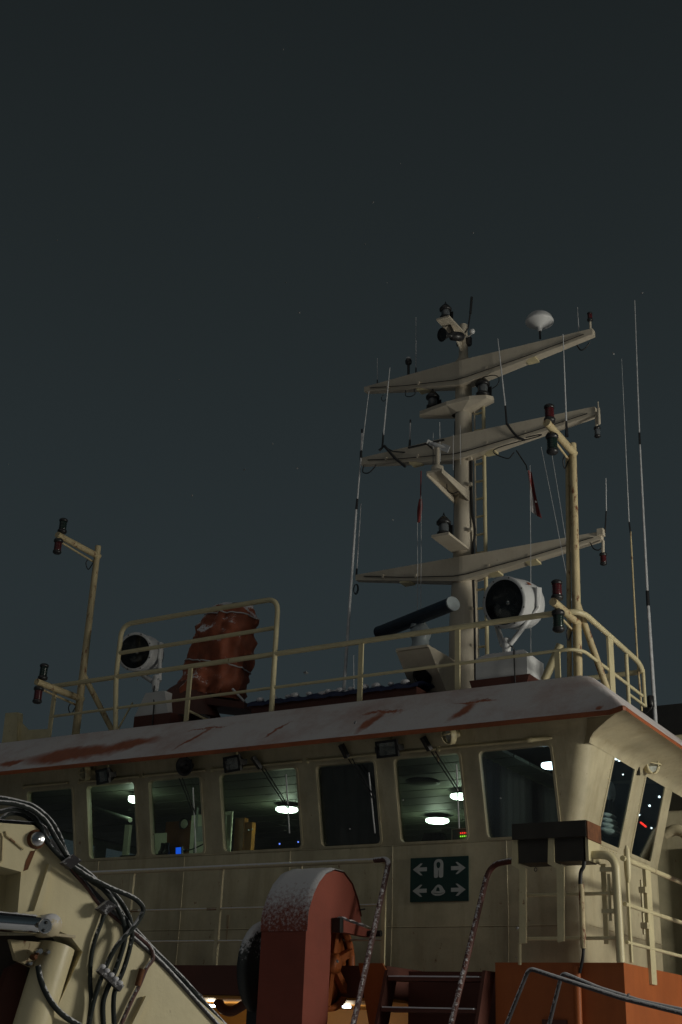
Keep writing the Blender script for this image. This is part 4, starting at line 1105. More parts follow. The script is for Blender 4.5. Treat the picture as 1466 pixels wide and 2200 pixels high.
secs = [((-9.893, 12.200, 3.994), (-9.098, 12.200, 3.948), .36), ((-9.842, 12.200, 4.148), (-9.055, 12.200, 4.027), .34), ((-9.831, 12.200, 4.393), (-9.002, 12.200, 4.236), .33), ((-9.720, 12.200, 4.629), (-8.950, 12.200, 4.472), .33),
        ((-9.648, 12.200, 4.808), (-8.904, 12.200, 4.698), .32), ((-9.569, 12.200, 4.986), (-8.876, 12.200, 4.879), .31), ((-9.519, 12.200, 5.094), (-8.886, 12.200, 5.004), .28), ((-9.474, 12.200, 5.170), (-8.908, 12.200, 5.101), .24), ((-9.395, 12.200, 5.203), (-8.949, 12.200, 5.164), .16), ((-9.253, 12.200, 5.202), (-9.069, 12.200, 5.194), .05)]
rows = [tarp_section(a, b, dpt, 0, 0) for (a, b, dpt) in secs]
fine = []
for i in range(len(rows) - 1):
    for j in range(6):
        t = j / 6
        mid = [rows[i][k].lerp(rows[i + 1][k], t) for k in range(57)]
        cc = sum(mid[:56], Vector()) / 56
        r_ = [crumple(p, cc) for p in mid]
        r_[56] = r_[0]
        fine.append(r_)
fine.append(rows[-1])
mb = MB(); mb.grid(fine); mb.obj('canvas', 'tarp', tp)
for idx in (14, 34):        # lashings drawn round the canvas
    ring = fine[idx]; cc = sum(ring[:56], Vector()) / 56
    mb = MB(); mb.tube([p + (p - cc).normalized() * 0.012 for p in ring], 0.009, 5, False); mb.obj('lashing', 'whip', tp)
mb = MB(); rows2 = []
for (a, b, dpt, zz) in (((-10.303, 12.000, 3.709), (-9.141, 12.000, 3.669), .25, 0), ((-10.155, 12.000, 3.918), (-9.265, 12.000, 3.857), .22, 0), ((-9.912, 12.000, 4.093), (-9.334, 12.000, 4.042), .15, 0), ((-9.738, 12.000, 4.195), (-9.403, 12.000, 4.157), .05, 0)):
    rows2.append(tarp_section(a, b, dpt, 0, zz + 0.4))
mb.grid(rows2); mb.obj('dark_skirt', 'darkred', tp)
mb = MB(); mb.prism([(-9.599, 11.900, 3.974), (-8.696, 11.900, 3.786), (-8.689, 11.900, 3.705), (-9.589, 11.900, 3.878)], (0, 0.6, 0)); mb.obj('platform', 'darkred', tp)
for (a, b) in (((-9.516, 11.950, 4.061), (-9.306, 11.950, 4.133)), ((-8.922, 11.950, 3.985), (-8.726, 11.950, 3.801)), ((-9.241, 12.300, 4.096), (-9.167, 12.300, 3.920)), ((-9.548, 11.950, 3.815), (-9.244, 11.950, 3.656))):
    mb = MB(); mb.tube([a, b], 0.016, 6); mb.obj('brace', 'whip', tp)
mb = MB(); mb.tube([(-9.340, 12.100, 3.859), (-9.315, 12.100, 3.680)], 0.05, 8); mb.obj('leg', 'darkred', tp)

lk = thing('roof_locker', 'long low dark red locker under a navy cover with snow lumps on the roof', 'locker', (-7.2, 12.0, TZ))
a, b = V((-8.721, 11.900, 3.674)), V((-6.058, 11.900, 3.625))
mb = MB(); mb.box((-8.45, 11.72, TZ), (-6.25, 12.3, 3.665)); mb.obj('box', 'darkred', lk)
mb = MB(); rows = []
for i in range(41):
    x = -8.5 + 2.28 * i / 40; h = 0.012 * math.sin(i * 1.3) + 0.01 * math.sin(i * 2.9)
    rows.append([(x, 11.69, 3.655 + h * 0.4), (x, 11.70, 3.70 + h), (x, 11.80, 3.735 + h), (x, 12.05, 3.75 + h), (x, 12.3, 3.70 + h), (x, 12.32, 3.62)])
mb.grid(rows); mb.obj('navy_cover', 'blue', lk)
for i in range(12):
    x = -8.4 + 2.05 * (i + 0.5) / 12 + rng.uniform(-0.06, 0.06)
    mb = MB(); mb.sphere((x, 11.74, 3.735), rng.uniform(0.030, 0.055), 10, (1.25, 0.9, 0.75)); mb.obj('snow_lump', 'snow', lk)
mb = MB(); rows = [tarp_section(V(-8.10 + 0.01, 12.6, 3.5), V(-7.42, 12.6, 3.5), .3, 0, .2), tarp_section(V(-8.10, 12.6, 3.88), V(-7.42, 12.6, 3.88), .3, 0, .2), tarp_section(V(-8.04, 12.6, 3.95), V(-7.5, 12.6, 3.94), .25, 0, .25), tarp_section(V(-7.9, 12.6, 3.97), V(-7.65, 12.6, 3.96), .08, 0, .3)]
mb.grid(rows); mb.single('covered_hatch', 'tarp', 'low orange covered mound on the roof left of the radar', 'cover')

# ================================================================== quay floodlight (it is what the side windows mirror and what lights the starboard side)
def quay_floodlight(x, y, z, power):
    t = thing('quay_floodlight', 'bank of quay floodlights on a post lighting the ship from the right', 'floodlight', (x, y, -1.7))
    mb = MB(); mb.lathe((x + 0.35, y, -1.7), (0, 0, 1), [(0.16, 0), (0.16, 0.06), (0.08, 0.10), (0.05, z + 1.9)], 12); mb.obj('post', 'steel', t)
    aim = (Vector((-5.2, 10.8, 3.2)) - Vector((x, y, z))).normalized()
    u, w = frame_of(aim); c = V(x, y, z)
    mb = MB(); mb.obox(c - aim * 0.10, aim * 0.09, u * 1.25, w * 0.62); mb.obox(c - aim * 0.2 + Vector((0.1, 0, 0)), (0.12, 0, 0), (0, 0.03, 0), (0, 0, 0.03)); mb.obj('housing', 'lampblack', t)
    mb = MB(); mb.obox(c - aim * 0.006, aim * 0.004, u * 1.2, w * 0.57); mb.obj('lens', emit('floodlight_lens', (1.0, 0.96, 0.83), 8.0), t)
    ld = bpy.data.lights.new('floodlight_lamp', 'AREA'); ld.shape = 'RECTANGLE'; ld.size = 2.3; ld.size_y = 1.1; ld.energy = power; ld.color = (1.0, 0.96, 0.83)
    lo = bpy.data.objects.new('floodlight_lamp', ld); col.objects.link(lo); lo.parent = t
    lo.location = tuple(c + aim * 0.03 - V(OFF[t.name])); lo.rotation_euler = (-aim).to_track_quat('Z', 'Y').to_euler()
quay_floodlight(4.8, 10.95, 2.7, 445.0)

# ================================================================== fixtures on the wheelhouse front
def work_light(c, label, yaw=0.0, pitch=-0.25, w=0.130, h=0.085):
    c = V(c); d = Vector((math.sin(yaw), -math.cos(yaw), pitch)).normalized()
    u = Vector((math.cos(yaw), math.sin(yaw), 0)); v = u.cross(d).normalized()
    if v.z < 0: v = -v
    t = thing('work_light', label, 'floodlight', tuple(c - v * h), 'rectangular work lights under the visor')
    mb = MB()
    for (sx_, sy_, ax, ay) in ((-1, 0, 0.014, h), (1, 0, 0.014, h), (0, -1, w, 0.012), (0, 1, w, 0.012)):
        mb.obox(c + u * sx_ * (w - 0.012) + v * sy_ * (h - 0.012) - d * 0.012, u * ax, v * ay, d * 0.016)
    mb.obj('rim', 'black', t)['kind'] = 'stuff'
    mb = MB(); q = [c - u * w * 0.95 - v * h * 0.95, c + u * w * 0.95 - v * h * 0.95, c + u * w * 0.95 + v * h * 0.95, c - u * w * 0.95 + v * h * 0.95]
    b = [c + (p - c) * 0.55 - d * 0.11 for p in q]; q = [p - d * 0.028 for p in q]
    mb.add(q + b, [(4, 5, 6, 7), (0, 1, 5, 4), (1, 2, 6, 5), (2, 3, 7, 6), (3, 0, 4, 7)]); mb.obj('housing', 'black', t)
    mb = MB(); qq = [c + (p - c) * 0.9 - d * 0.01 for p in q]; bb = [c + (p - c) * 0.55 - d * 0.06 for p in q]
    mb.add(qq + bb, [(4, 5, 6, 7), (0, 1, 5, 4), (1, 2, 6, 5), (2, 3, 7, 6), (3, 0, 4, 7)]); mb.obj('reflector', 'reflector', t)
    mb = MB(); mb.tube([c - d * 0.05 - u * 0.07, c - d * 0.05 + u * 0.07], 0.012, 8); mb.obj('bulb', 'signwhite', t)
    mb = MB(); mb.obox(c - d * 0.004, u * (w - 0.02), v * (h - 0.02), d * 0.002); mb.obj('glass_front', 'glasspale', t)
    for k in (-1, 1):
        mb = MB(); mb.obox(c + u * k * (w + 0.008) - d * 0.05, u * 0.006, v * 0.03, d * 0.05); mb.obj('side_lug', 'black', t)
    mb = MB(); mb.tube([c - d * 0.08 + v * 0.03, c - d * 0.09 + v * (h + 0.05)], 0.016, 6); mb.obj('bracket', 'cream_rail', t)
work_light((-6.090, 10.800, 2.769), 'black framed work light under the visor above the sixth window from left', -0.10)
work_light((-8.002, 10.800, 2.765), 'black framed work light under the visor above the wide window', -0.25)
work_light((-9.831, 10.800, 2.760), 'black framed work light under the visor nearest the crane', -0.30)

ls = thing('loudspeaker', 'round dark grey loudspeaker under the visor between two work lights', 'loudspeaker', (-8.670, 10.850, 2.687))
c = V((-8.682, 10.850, 2.801))
mb = MB(); mb.lathe(c, (0.12, -0.95, -0.25), [(0.105, 0.0), (0.108, 0.01), (0.095, 0.012), (0.06, -0.03), (0.02, -0.05), (0.0, -0.02)], 24, False); mb.obj('bell', 'lampblack', ls)
mb = MB(); mb.lathe(c, (0.12, -0.95, -0.25), [(0.105, 0.0), (0.07, -0.07), (0.045, -0.10), (0.045, -0.16), (0.02, -0.17)], 20, False); mb.tube([c + Vector((0, 0.12, 0)), c + Vector((0, 0.12, 0.12))], 0.012, 6); mb.obj('housing', 'lampblack', ls)

def bulkhead_lamp(c, d, r, label, tone='cream_rail'):
    c = V(c); d = Vector(d).normalized(); u, w = frame_of(d)
    t = thing('bulkhead_lamp', label, 'lamp', tuple(c - Vector((0, 0, r))), 'round caged lamps on the wheelhouse')
    mb = MB(); mb.lathe(c, d, [(r * 0.8, -0.06), (r, -0.05), (r * 1.03, 0.0), (r * 1.0, 0.012), (r * 0.84, 0.012), (r * 0.82, 0.0)], 24, False); mb.obj('rim', tone, t)
    mb = MB(); mb.lathe(c, d, [(r * 0.82, 0.0), (r * 0.7, 0.03), (r * 0.4, 0.052), (0.0, 0.058)], 20, False); mb.obj('glass_dome', 'glassclear', t)
    mb = MB(); mb.lathe(c, d, [(r * 0.82, -0.01), (r * 0.5, -0.03), (0, -0.035)], 20, False); mb.obj('reflector', 'reflector', t)
    for ax in (u, w):
        mb = MB(); mb.tube([c + ax * r * 0.95 * math.cos(a) + d * (0.075 * math.sin(a)) for a in [math.pi * k / 10 for k in range(11)]], 0.006, 6); mb.obj('guard_wire', tone, t)
    mb = MB(); mb.tube([c - d * 0.04, c - d * 0.12], 0.03, 8); mb.tube([c - d * 0.1, c - d * 0.1 + Vector((0, 0, 0.09))], 0.012, 6); mb.obj('bracket', tone, t)
    return t
bulkhead_lamp((-5.433, 10.860, 2.861), (-0.62, -0.75, -0.2), 0.092, 'round caged lamp under the visor right of the last work light')
bulkhead_lamp((-3.93, 12.55, 2.80), (0.92, -0.38, -0.1), 0.10, 'round caged lamp above the two side windows')
bulkhead_lamp((-10.158, 10.860, 2.833), (-0.62, -0.75, -0.2), 0.085, 'dim round caged lamp under the visor left of the leftmost work light')
mb = MB(); mb.box((-4.05, 12.36, 2.66), (-4.015, 12.39, 2.80)); mb.single('vent_slot', 'black', 'small dark slot on the side wall beside the caged lamp', 'slot')

# window wipers: motor box under the visor, twin arms, upright blade
def wiper(mpx, arm_bot, arm_top, b0, b1, label, box=True):
    t = thing('wiper', label, 'wiper', b0, 'window wipers')
    p = V(mpx)
    if box:
        mb = MB(); d = (V(arm_top) - p).normalized(); u, w = frame_of(d); mb.obox(p + d * 0.04, d * 0.075, u * 0.028, w * 0.022); mb.obj('motor', 'lampblack', t)
    for k in (0, 1):
        mb = MB(); o = Vector((0.045 * k, 0.01, 0)); mb.tube([V(arm_top) + o, V(arm_bot) + o * 0.6], 0.0065, 6); mb.obj('arm', 'lampblack', t)
    mb = MB(); mb.tube([b0, b1], 0.0075, 6); mb.obj('blade', 'whip', t)
yf = lambda z: fy(z) - 0.03
wiper((-6.671, 10.900, 2.852), (-6.368, 11.020, 2.334), (-6.642, 10.970, 2.748), (-6.400, 11.150, 2.008), (-6.404, 11.000, 2.592), 'wiper with upright blade on the blacked out window')
wiper((-5.717, 10.900, 2.848), (-5.405, 11.020, 2.333), (-5.679, 10.970, 2.742), (-5.454, 11.150, 2.007), (-5.411, 11.000, 2.602), 'wiper with upright blade on the window above the green sign')
wiper((-7.776, 10.900, 2.813), (-7.407, 11.020, 2.301), (-7.739, 10.970, 2.734), (-7.441, 11.150, 2.058), (-7.423, 11.000, 2.651), 'wiper with upright blade on the wide window')
wiper((-8.926, 10.950, 2.818), (-8.643, 11.020, 2.308), (-8.849, 10.970, 2.702), (-8.677, 11.170, 1.910), (-8.658, 11.000, 2.591), 'wiper with upright blade on the window with the binoculars', False)

# ------------------------------------------------------------------ emergency sign
sg_ = thing('emergency_sign', 'dark green sign with white arrows, life jacket and life raft symbols', 'sign', (-5.69, 11.19, 1.33))
SX0, SX1, SZ0, SZ1, SYY = -6.006, -5.375, 1.332, 1.750, 11.186
def sp(u, v, o=0.0): return (SX0 + (SX1 - SX0) * u, SYY - o, SZ0 + (SZ1 - SZ0) * v)
mb = MB(); mb.box((SX0, SYY, SZ0), (SX1, 11.199, SZ1)); mb.obj('board', 'green', sg_)
arrow = [(0.045, 0.0), (0.180, 0.135), (0.215, 0.135), (0.155, 0.045), (0.290, 0.045), (0.290, -0.045), (0.155, -0.045), (0.215, -0.135), (0.180, -0.135)]
for vc in (0.735, 0.25):
    for flip in (0, 1):
        mb = MB(); mb.prism([sp(1 - u if flip else u, vc + v, 0.0005) for u, v in arrow], (0, -0.002, 0)); mb.obj('arrow', 'signwhite', sg_)
mb = MB()
pts = [(0.415, 0.56), (0.425, 0.535), (0.455, 0.53), (0.478, 0.54), (0.486, 0.57), (0.488, 0.70), (0.496, 0.70), (0.498, 0.57), (0.506, 0.54), (0.53, 0.53), (0.562, 0.54), (0.572, 0.565), (0.574, 0.86), (0.56, 0.91), (0.535, 0.945), (0.49, 0.955), (0.45, 0.94), (0.425, 0.90), (0.413, 0.85)]
mb.prism([sp(u, v, 0.0005) for u, v in pts], (0, -0.002, 0)); lj = mb.obj('life_jacket_symbol', 'signwhite', sg_)
mb = MB(); mb.prism([sp(0.492 + 0.034 * math.cos(a), 0.83 + (0.062 if math.sin(a) > 0 else 0.085) * math.sin(a), 0.0027) for a in [2 * math.pi * k / 14 for k in range(14)]], (0, -0.001, 0)); mb.obj('neck_opening', 'green', lj)
mb = MB(); mb.prism([sp(u, v, 0.0005) for u, v in [(0.37, 0.20), (0.40, 0.155), (0.45, 0.13), (0.52, 0.13), (0.58, 0.16), (0.61, 0.20), (0.605, 0.24), (0.585, 0.27), (0.55, 0.345), (0.515, 0.375), (0.48, 0.375), (0.445, 0.34), (0.40, 0.265), (0.375, 0.235)]], (0, -0.002, 0)); lr = mb.obj('life_raft_symbol', 'signwhite', sg_)
mb = MB(); mb.prism([sp(u, v, 0.0027) for u, v in [(0.455, 0.235), (0.465, 0.30), (0.485, 0.325), (0.51, 0.30), (0.518, 0.225)]], (0, -0.001, 0)); mb.prism([sp(u, v, 0.0027) for u, v in [(0.385, 0.205), (0.43, 0.178), (0.49, 0.170), (0.56, 0.18), (0.60, 0.205), (0.56, 0.19), (0.49, 0.182), (0.43, 0.19)]], (0, -0.001, 0)); mb.obj('raft_opening', 'green', lr)['kind'] = 'stuff'

# ------------------------------------------------------------------ railing on the bridge front
fr = thing('front_railing', 'snow dusted cream railing across the wheelhouse front', 'railing', (-9.0, 10.55, 0.70))
mb = MB(); mb.tube([(-13.0, 10.55, 1.640), (-5.93, 10.55, 1.645)], 0.024, 8); mb.obj('top_rail', 'cream_snow', fr)
for z in (1.24, 0.93):
    mb = MB(); mb.tube([(-13.0, 10.56, z - 0.004), (-9.3, 10.56, z), (-5.95, 10.56, z)], 0.012, 6); mb.obj('lower_rail', 'cream_snow', fr)
for x in (-12.4, -10.3, -9.02, -7.85, -6.9):
    mb = MB(); mb.box((x - 0.022, 10.545, 0.70), (x + 0.022, 10.575, 1.63)); mb.obj('post', 'cream', fr)
mb = MB(); mb.box((-5.965, 10.55, 0.70), (-5.925, 10.572, 1.63)); mb.obj('post', 'cream_rail', fr)
for x in (-9.05, -8.0):
    mb = MB(); mb.box((x, 10.55, 1.228), (x + 0.15, 10.575, 1.25)); mb.obj('rail_clamp', 'rust', fr)

# ------------------------------------------------------------------ stairway
st = thing('stairway', 'steep dark red stairs with snow edged treads between two bent handrails', 'stairs', (-5.35, 10.1, -1.7))
for k in range(7):
    z = 0.60 - 0.262 * k; y = 10.40 - 0.105 * k
    mb = MB(); mb.box((-5.80, y, z - 0.03), (-4.88, y + 0.24, z)); tr = mb.obj('tread', 'darkred', st)
    mb = MB(); mb.box((-5.79, y - 0.004, z + 0.001), (-4.90, y + 0.05, z + 0.012)); mb.obj('snow_edge', 'snow', tr)
for x in (-5.84, -4.875):
    mb = MB(); mb.prism([(x, 10.62, 0.66), (x, 10.42, 0.66), (x, 9.62, -1.5), (x, 9.85, -1.5)], (0.03, 0, 0)); mb.obj('side_plate', 'darkred', st)
mb = MB(); mb.prism([(-6.02, 10.47, 0.20), (-5.86, 10.47, 0.20), (-5.86, 10.47, 0.66), (-5.90, 10.47, 0.72), (-6.15, 10.47, 0.72)], (0, 0.03, 0)); mb.obj('coaming', 'orange', st)
mb = MB(); mb.tube(bend([(-6.05, 10.55, 1.648), (-5.86, 10.50, 1.648), (-5.880, 9.960, 0.191), (-5.880, 9.790, -0.140)], 0.20, 7), 0.026, 10); mb.obj('handrail', 'snowrail', st)
mb = MB(); mb.tube(bend([(-4.582, 10.500, 1.586), (-4.930, 10.706, 1.586), (-4.930, 9.931, 0.213), (-4.930, 9.749, -0.104)], 0.22, 7), 0.027, 10); mb.obj('handrail', 'rustrail', st)

# ------------------------------------------------------------------ starboard rails and the sidelight cabinets
sr = thing('starboard_railing', 'cream pipe railing on the orange deck block below the side windows', 'railing', (-3.8, 11.5, 0.73))
mb = MB(); mb.tube(bend([(-3.95, 10.49, 1.60), (-3.66, 10.49, 1.60), (-3.655, 10.49, 0.73)], 0.17, 8), 0.036, 12); mb.obj('corner_post', 'cream_rail', sr)
for z in (1.285, 0.925):
    mb = MB(); mb.tube([(-4.5, 10.52, z), (-3.67, 10.52, z)], 0.015, 8); mb.obj('front_rail', 'cream_rail', sr)
for z, r in ((1.575, 0.024), (1.20, 0.019), (0.895, 0.016)):
    mb = MB(); mb.tube([(-3.62, 10.56, z), (-3.62, 15.4, z)], r, 8); mb.obj('side_rail', 'cream_rail', sr)
mb = MB(); mb.lathe((-3.60, 10.62, 1.38), (0, 0, 1), [(0.012, 0), (0.026, 0.05), (0.030, 0.15), (0.026, 0.27), (0.008, 0.31)], 10); mb.obj('fender_pad', 'cream_rail', sr)
mb = MB(); mb.box((-3.625, 10.62, 0.74), (-3.605, 10.66, 1.50)); mb.obj('side_post', 'cream_rail', sr)
mb = MB(); mb.box((-3.64, 11.13, 0.60), (-3.61, 11.27, 1.60)); mb.obj('side_post', 'cream_rail', sr)
mb = MB(); mb.box((-3.64, 12.9, 0.60), (-3.61, 13.02, 1.58)); mb.obj('side_post', 'cream_rail', sr)
for (y, z) in ((10.50, 1.46), (10.50, 1.12)):
    mb = MB(); mb.box((-3.80, y - 0.02, z), (-3.68, y + 0.02, z + 0.035)); mb.obj('clamp', 'cream_rail', sr)
for z in (1.35, 1.05):
    mb = MB(); mb.box((-3.66, 11.06, z), (-3.60, 11.13, z + 0.05)); mb.obj('clamp', 'cream_rail', sr)
mb = MB(); mb.tube([(-3.73, 10.50, 1.44), (-3.73, 10.50, 1.06)], 0.012, 6); mb.obj('slide_bar', 'cream_rail', sr)
mb = MB(); mb.tube([(-3.64, 11.08, 1.46), (-3.64, 11.08, 1.0)], 0.012, 6); mb.obj('slide_bar', 'cream_rail', sr)

cbn = thing('sidelight_cabinet', 'twin black cabinets under a dark lid, on bent cream posts at the rail corner', 'cabinet', (-4.2, 10.4, 0.73))
zt0, zt1 = V((-4.198, 10.350, 1.741)).z, V((-4.194, 10.350, 1.876)).z
xl, xr = V((-4.547, 10.350, 1.817)).x, V((-3.860, 10.350, 1.783)).x
mb = MB(); mb.box((xl, 10.35, zt0), (xr, 10.70, zt1)); lid = mb.obj('lid', 'blackbox', cbn)
mb = MB(); mb.box((xr, 10.36, zt0 - 0.02), (xr + 0.012, 10.69, zt1 - 0.003)); mb.obj('end_plate', 'rust', lid)
zc0 = V((-4.224, 10.400, 1.544)).z
for (a, b) in ((1114, 1179), (1194, 1258)):
    xa, xb = (V((-4.509, 10.400, 1.682)).x, V((-4.220, 10.400, 1.670)).x) if a == 1114 else (V((-4.169, 10.400, 1.668)).x, V((-3.889, 10.400, 1.656)).x)
    mb = MB(); mb.box((xa, 10.40, zc0), (xb, 10.66, zt0 - 0.002)); mb.obj('cabinet', 'blackbox', cbn)
mb = MB(); mb.prism([(-4.558, 10.385, 1.779), (-4.510, 10.385, 1.776), (-4.514, 10.385, 1.537), (-4.436, 10.385, 1.494), (-4.450, 10.385, 0.879), (-4.511, 10.385, 0.872), (-4.498, 10.385, 1.489), (-4.572, 10.385, 1.531)], (0, 0.03, 0)); mb.obj('post', 'cream_rail', cbn)
mb = MB(); mb.prism([(-4.220, 10.385, 1.763), (-4.168, 10.385, 1.760), (-4.171, 10.385, 1.540), (-4.083, 10.385, 1.498), (-4.105, 10.385, 0.892), (-4.163, 10.385, 0.885), (-4.152, 10.385, 1.485), (-4.232, 10.385, 1.527)], (0, 0.03, 0)); mb.obj('post', 'cream_rail', cbn)
mb = MB(); mb.box((xr - 0.045, 10.40, zc0), (xr - 0.002, 10.415, zt0 - 0.002)); mb.box((xr - 0.012, 10.415, zc0), (xr - 0.002, 10.68, zt0 - 0.002)); mb.obj('end_post', 'cream_rail', cbn)
mb = MB(); mb.box((xr + 0.02, 10.62, V((-3.865, 10.620, 0.887)).z), (xr + 0.06, 10.64, zc0)); mb.obj('post', 'cream_rail', cbn)
mb = MB(); mb.tube([(-4.513, 10.400, 0.880), (-4.538, 10.450, 0.711)], 0.016, 6); mb.obj('foot', 'cream_rail', cbn)
mb = MB(); mb.tube(spline([(-3.910, 10.420, 1.550), (-3.920, 10.420, 1.497), (-3.947, 10.420, 1.448), (-3.956, 10.420, 1.344)]), 0.018, 8); mb.obj('cable', 'cable', cbn)
mb = MB(); mb.tube([(-3.947, 10.420, 1.352), (-3.948, 10.420, 0.835)], 0.026, 8); mb.obj('conduit', 'cream_rust', cbn)
mb = MB(); mb.tube(spline([(-3.948, 10.420, 0.842), (-3.959, 10.420, 0.754), (-3.996, 10.440, 0.646)]), 0.014, 8); mb.obj('lower_cable', 'cable', cbn)
mb = MB(); mb.tube([(a.x, a.y, a.z) for a in [V((-4.669, 11.160, 1.594)) + Vector((0.014 * math.cos(t), 0, 0.016 * math.sin(t))) for t in [k * math.pi / 5 for k in range(11)]]], 0.004, 5); mb.single('eye_ring', 'lampblack', 'small dark ring on the wall behind the cabinets, rust run below', 'ring')

# lifebuoy edge at the far right
mb = MB(); c = V(-3.30, 12.0, 1.42)
mb.tube([c + Vector((0, 0.24 * math.cos(a), 0.24 * math.sin(a))) for a in [2 * math.pi * k / 20 for k in range(21)]], 0.055, 8)
mb.single('lifebuoy', 'lifered', 'red lifebuoy edge at the far right beyond the railing', 'lifebuoy')

# frosted hand ropes in front of the block
mb = MB(); mb.tube(bend([(-4.438, 9.900, 0.189), (-4.219, 9.900, 0.645), (-3.911, 9.850, 0.560), (-3.390, 9.750, 0.420), (-2.905, 9.650, 0.321)], 0.05), 0.018, 8)
mb.single('hand_rope', 'ropesnow', 'frosted grey hand rail rising to a corner in front of the orange block, left one', 'handrail', 'frosted hand rails')
mb = MB(); mb.tube(bend([(-4.130, 10.050, 0.201), (-3.997, 10.050, 0.621), (-3.644, 9.950, 0.500), (-3.280, 9.850, 0.406), (-2.933, 9.750, 0.346)], 0.05), 0.018, 8)
mb.single('hand_rope', 'ropesnow', 'frosted grey hand rail rising to a corner in front of the orange block, right one', 'handrail', 'frosted hand rails')

# ------------------------------------------------------------------ winch with rounded red casing
wc = thing('winch', 'red winch casing with rounded snow capped top standing before the stairs', 'winch', (-6.4, 10.0, -1.7))
XR, XL_ = -6.15, -6.62
arc = [(-6.150, 9.558, 0.920), (-6.150, 9.566, 1.076), (-6.150, 9.638, 1.221), (-6.150, 9.721, 1.338), (-6.150, 9.840, 1.434), (-6.150, 9.982, 1.484), (-6.150, 10.147, 1.481), (-6.150, 10.305, 1.400), (-6.150, 10.416, 1.266), (-6.150, 10.485, 1.128), (-6.150, 10.517, 1.039)]
y0 = arc[0][1]
face = [(XR, y0, -1.7)] + arc + [(-6.150, 9.999, 1.048), (-6.150, 9.975, 0.942)] + [(XR, V((-6.150, 9.975, 0.942)).y - 0.02, -1.7)]
face = [tuple(p) for p in face]
mb = MB(); mb.prism(face, (XL_ - XR, 0, 0)); cs = mb.obj('casing', 'red', wc)
# snow cap following the curved top
mb = MB(); rows = []
for i in range(0, len(arc) - 1):
    p = V(arc[i]); a_, b_ = V(arc[max(i - 1, 0)]), V(arc[i + 1]); tn = (b_ - a_).normalized(); nn = Vector((0, -tn.z, tn.y)); nn = nn if nn.z > 0 else -nn
    th = 0.022 * max(0.0, nn.z) ** 0.5 if 2 <= i <= 9 else 0.0
    rows.append([p + nn * (th + 0.006 + 0.005 * mnoise.noise(Vector((k * 1.3, i * 0.9, 0)))) * (1 if 0 < k < 12 else 0.4) + Vector((0.012 - (0.494) * k / 12, 0, 0)) for k in range(13)])
mb.grid(rows); mb.obj('snow_cap', paint('snow_over_red', (0.225, 0.048, 0.028), 0.75, 0, rough=0.75, snow=0.64, soft=0.30), cs)
mb = MB(); mb.box((XR - 0.40, V(arc[0]).y + 0.30, -1.7), (XR - 0.38, V(arc[-1]).y + 0.05, 0.95)); mb.obj('back_plate', 'orange', wc)
hub = V(XR - 0.22, V((-6.150, 10.257, 0.742)).y, V((-6.150, 10.260, 0.702)).z)
mb = MB(); mb.lathe(hub, (1, 0, 0), [(0.38, -0.03), (0.41, 0.0), (0.41, 0.07), (0.37, 0.08), (0.36, 0.03)], 28, False); mb.obj('brake_wheel', 'orange', wc)
mb = MB(); mb.lathe(hub, (1, 0, 0), [(0.37, -0.02), (0.37, 0.0), (0.2, 0.015), (0.0, 0.02)], 28); mb.obj('wheel_web', 'orange', wc)
for k in range(6):
    a = k * math.pi / 3 + 0.35; e_ = Vector((0, math.cos(a), math.sin(a)))
    mb = MB(); mb.obox(hub + e_ * 0.2 + Vector((0.06, 0, 0)), e_ * 0.17, Vector((0.03, 0, 0)), Vector((1, 0, 0)).cross(e_) * 0.030); mb.obj('spoke', 'orange', wc)
mb = MB(); mb.lathe(hub, (1, 0, 0), [(0.09, 0), (0.09, 0.12), (0.05, 0.14)], 16); mb.obj('hub', 'orange', wc)
mb = MB(); mb.prism([(-6.130, 10.014, 1.057), (-6.130, 10.527, 1.015), (-6.130, 10.522, 0.949), (-6.130, 10.038, 0.951)], (0.07, 0, 0)); bk = mb.obj('lever_bracket', 'red', wc)
mb = MB(); q = [V((-6.130, 10.029, 1.066)), V((-6.130, 10.517, 1.031))]; mb.grid([[q[0].lerp(q[1], k / 8) + Vector((x, 0, 0.012 + 0.006 * math.sin(k * 2.3) + (0.008 if 0 < x < 0.07 else -0.006))) for k in range(9)] for x in (-0.005, 0.015, 0.05, 0.075)]); mb.obj('snow_strip', 'snow', bk)
mb = MB(); mb.prism([(-6.140, 9.965, 1.068), (-6.140, 10.029, 1.074), (-6.140, 10.038, 0.947), (-6.140, 9.974, 0.942)], (0.08, 0, 0)); mb.obj('lever_end', 'black', wc)
mb = MB(); mb.tube([(-6.100, 10.477, 0.978), V((-6.100, 10.477, 0.978)) + Vector((0.18, 0.0, 0.0))], 0.028, 8); mb.obj('lever_rod', 'black', wc)
mb = MB(); mb.tube([(-6.120, 10.422, 1.183), (-6.120, 10.507, 1.200)], 0.008, 6); mb.obj('pin', 'lampblack', wc)
dc = V((-6.851, 10.000, 0.635))
mb = MB(); mb.lathe(dc, (1, 0, 0), [(0.37, -0.05), (0.42, -0.03), (0.42, 0.03), (0.36, 0.05), (0.14, 0.06), (0.14, 0.3)], 24); mb.obj('drum_flange', paint('dark_winch_drum', (0.03, 0.035, 0.035), 0.6, 0.0, snow=0.62), wc)
mb = MB(); mb.box((dc.x - 0.06, dc.y - 0.18, -1.7), (dc.x + 0.06, dc.y + 0.18, dc.z - 0.1)); mb.obj('drum_pedestal', 'black', wc)

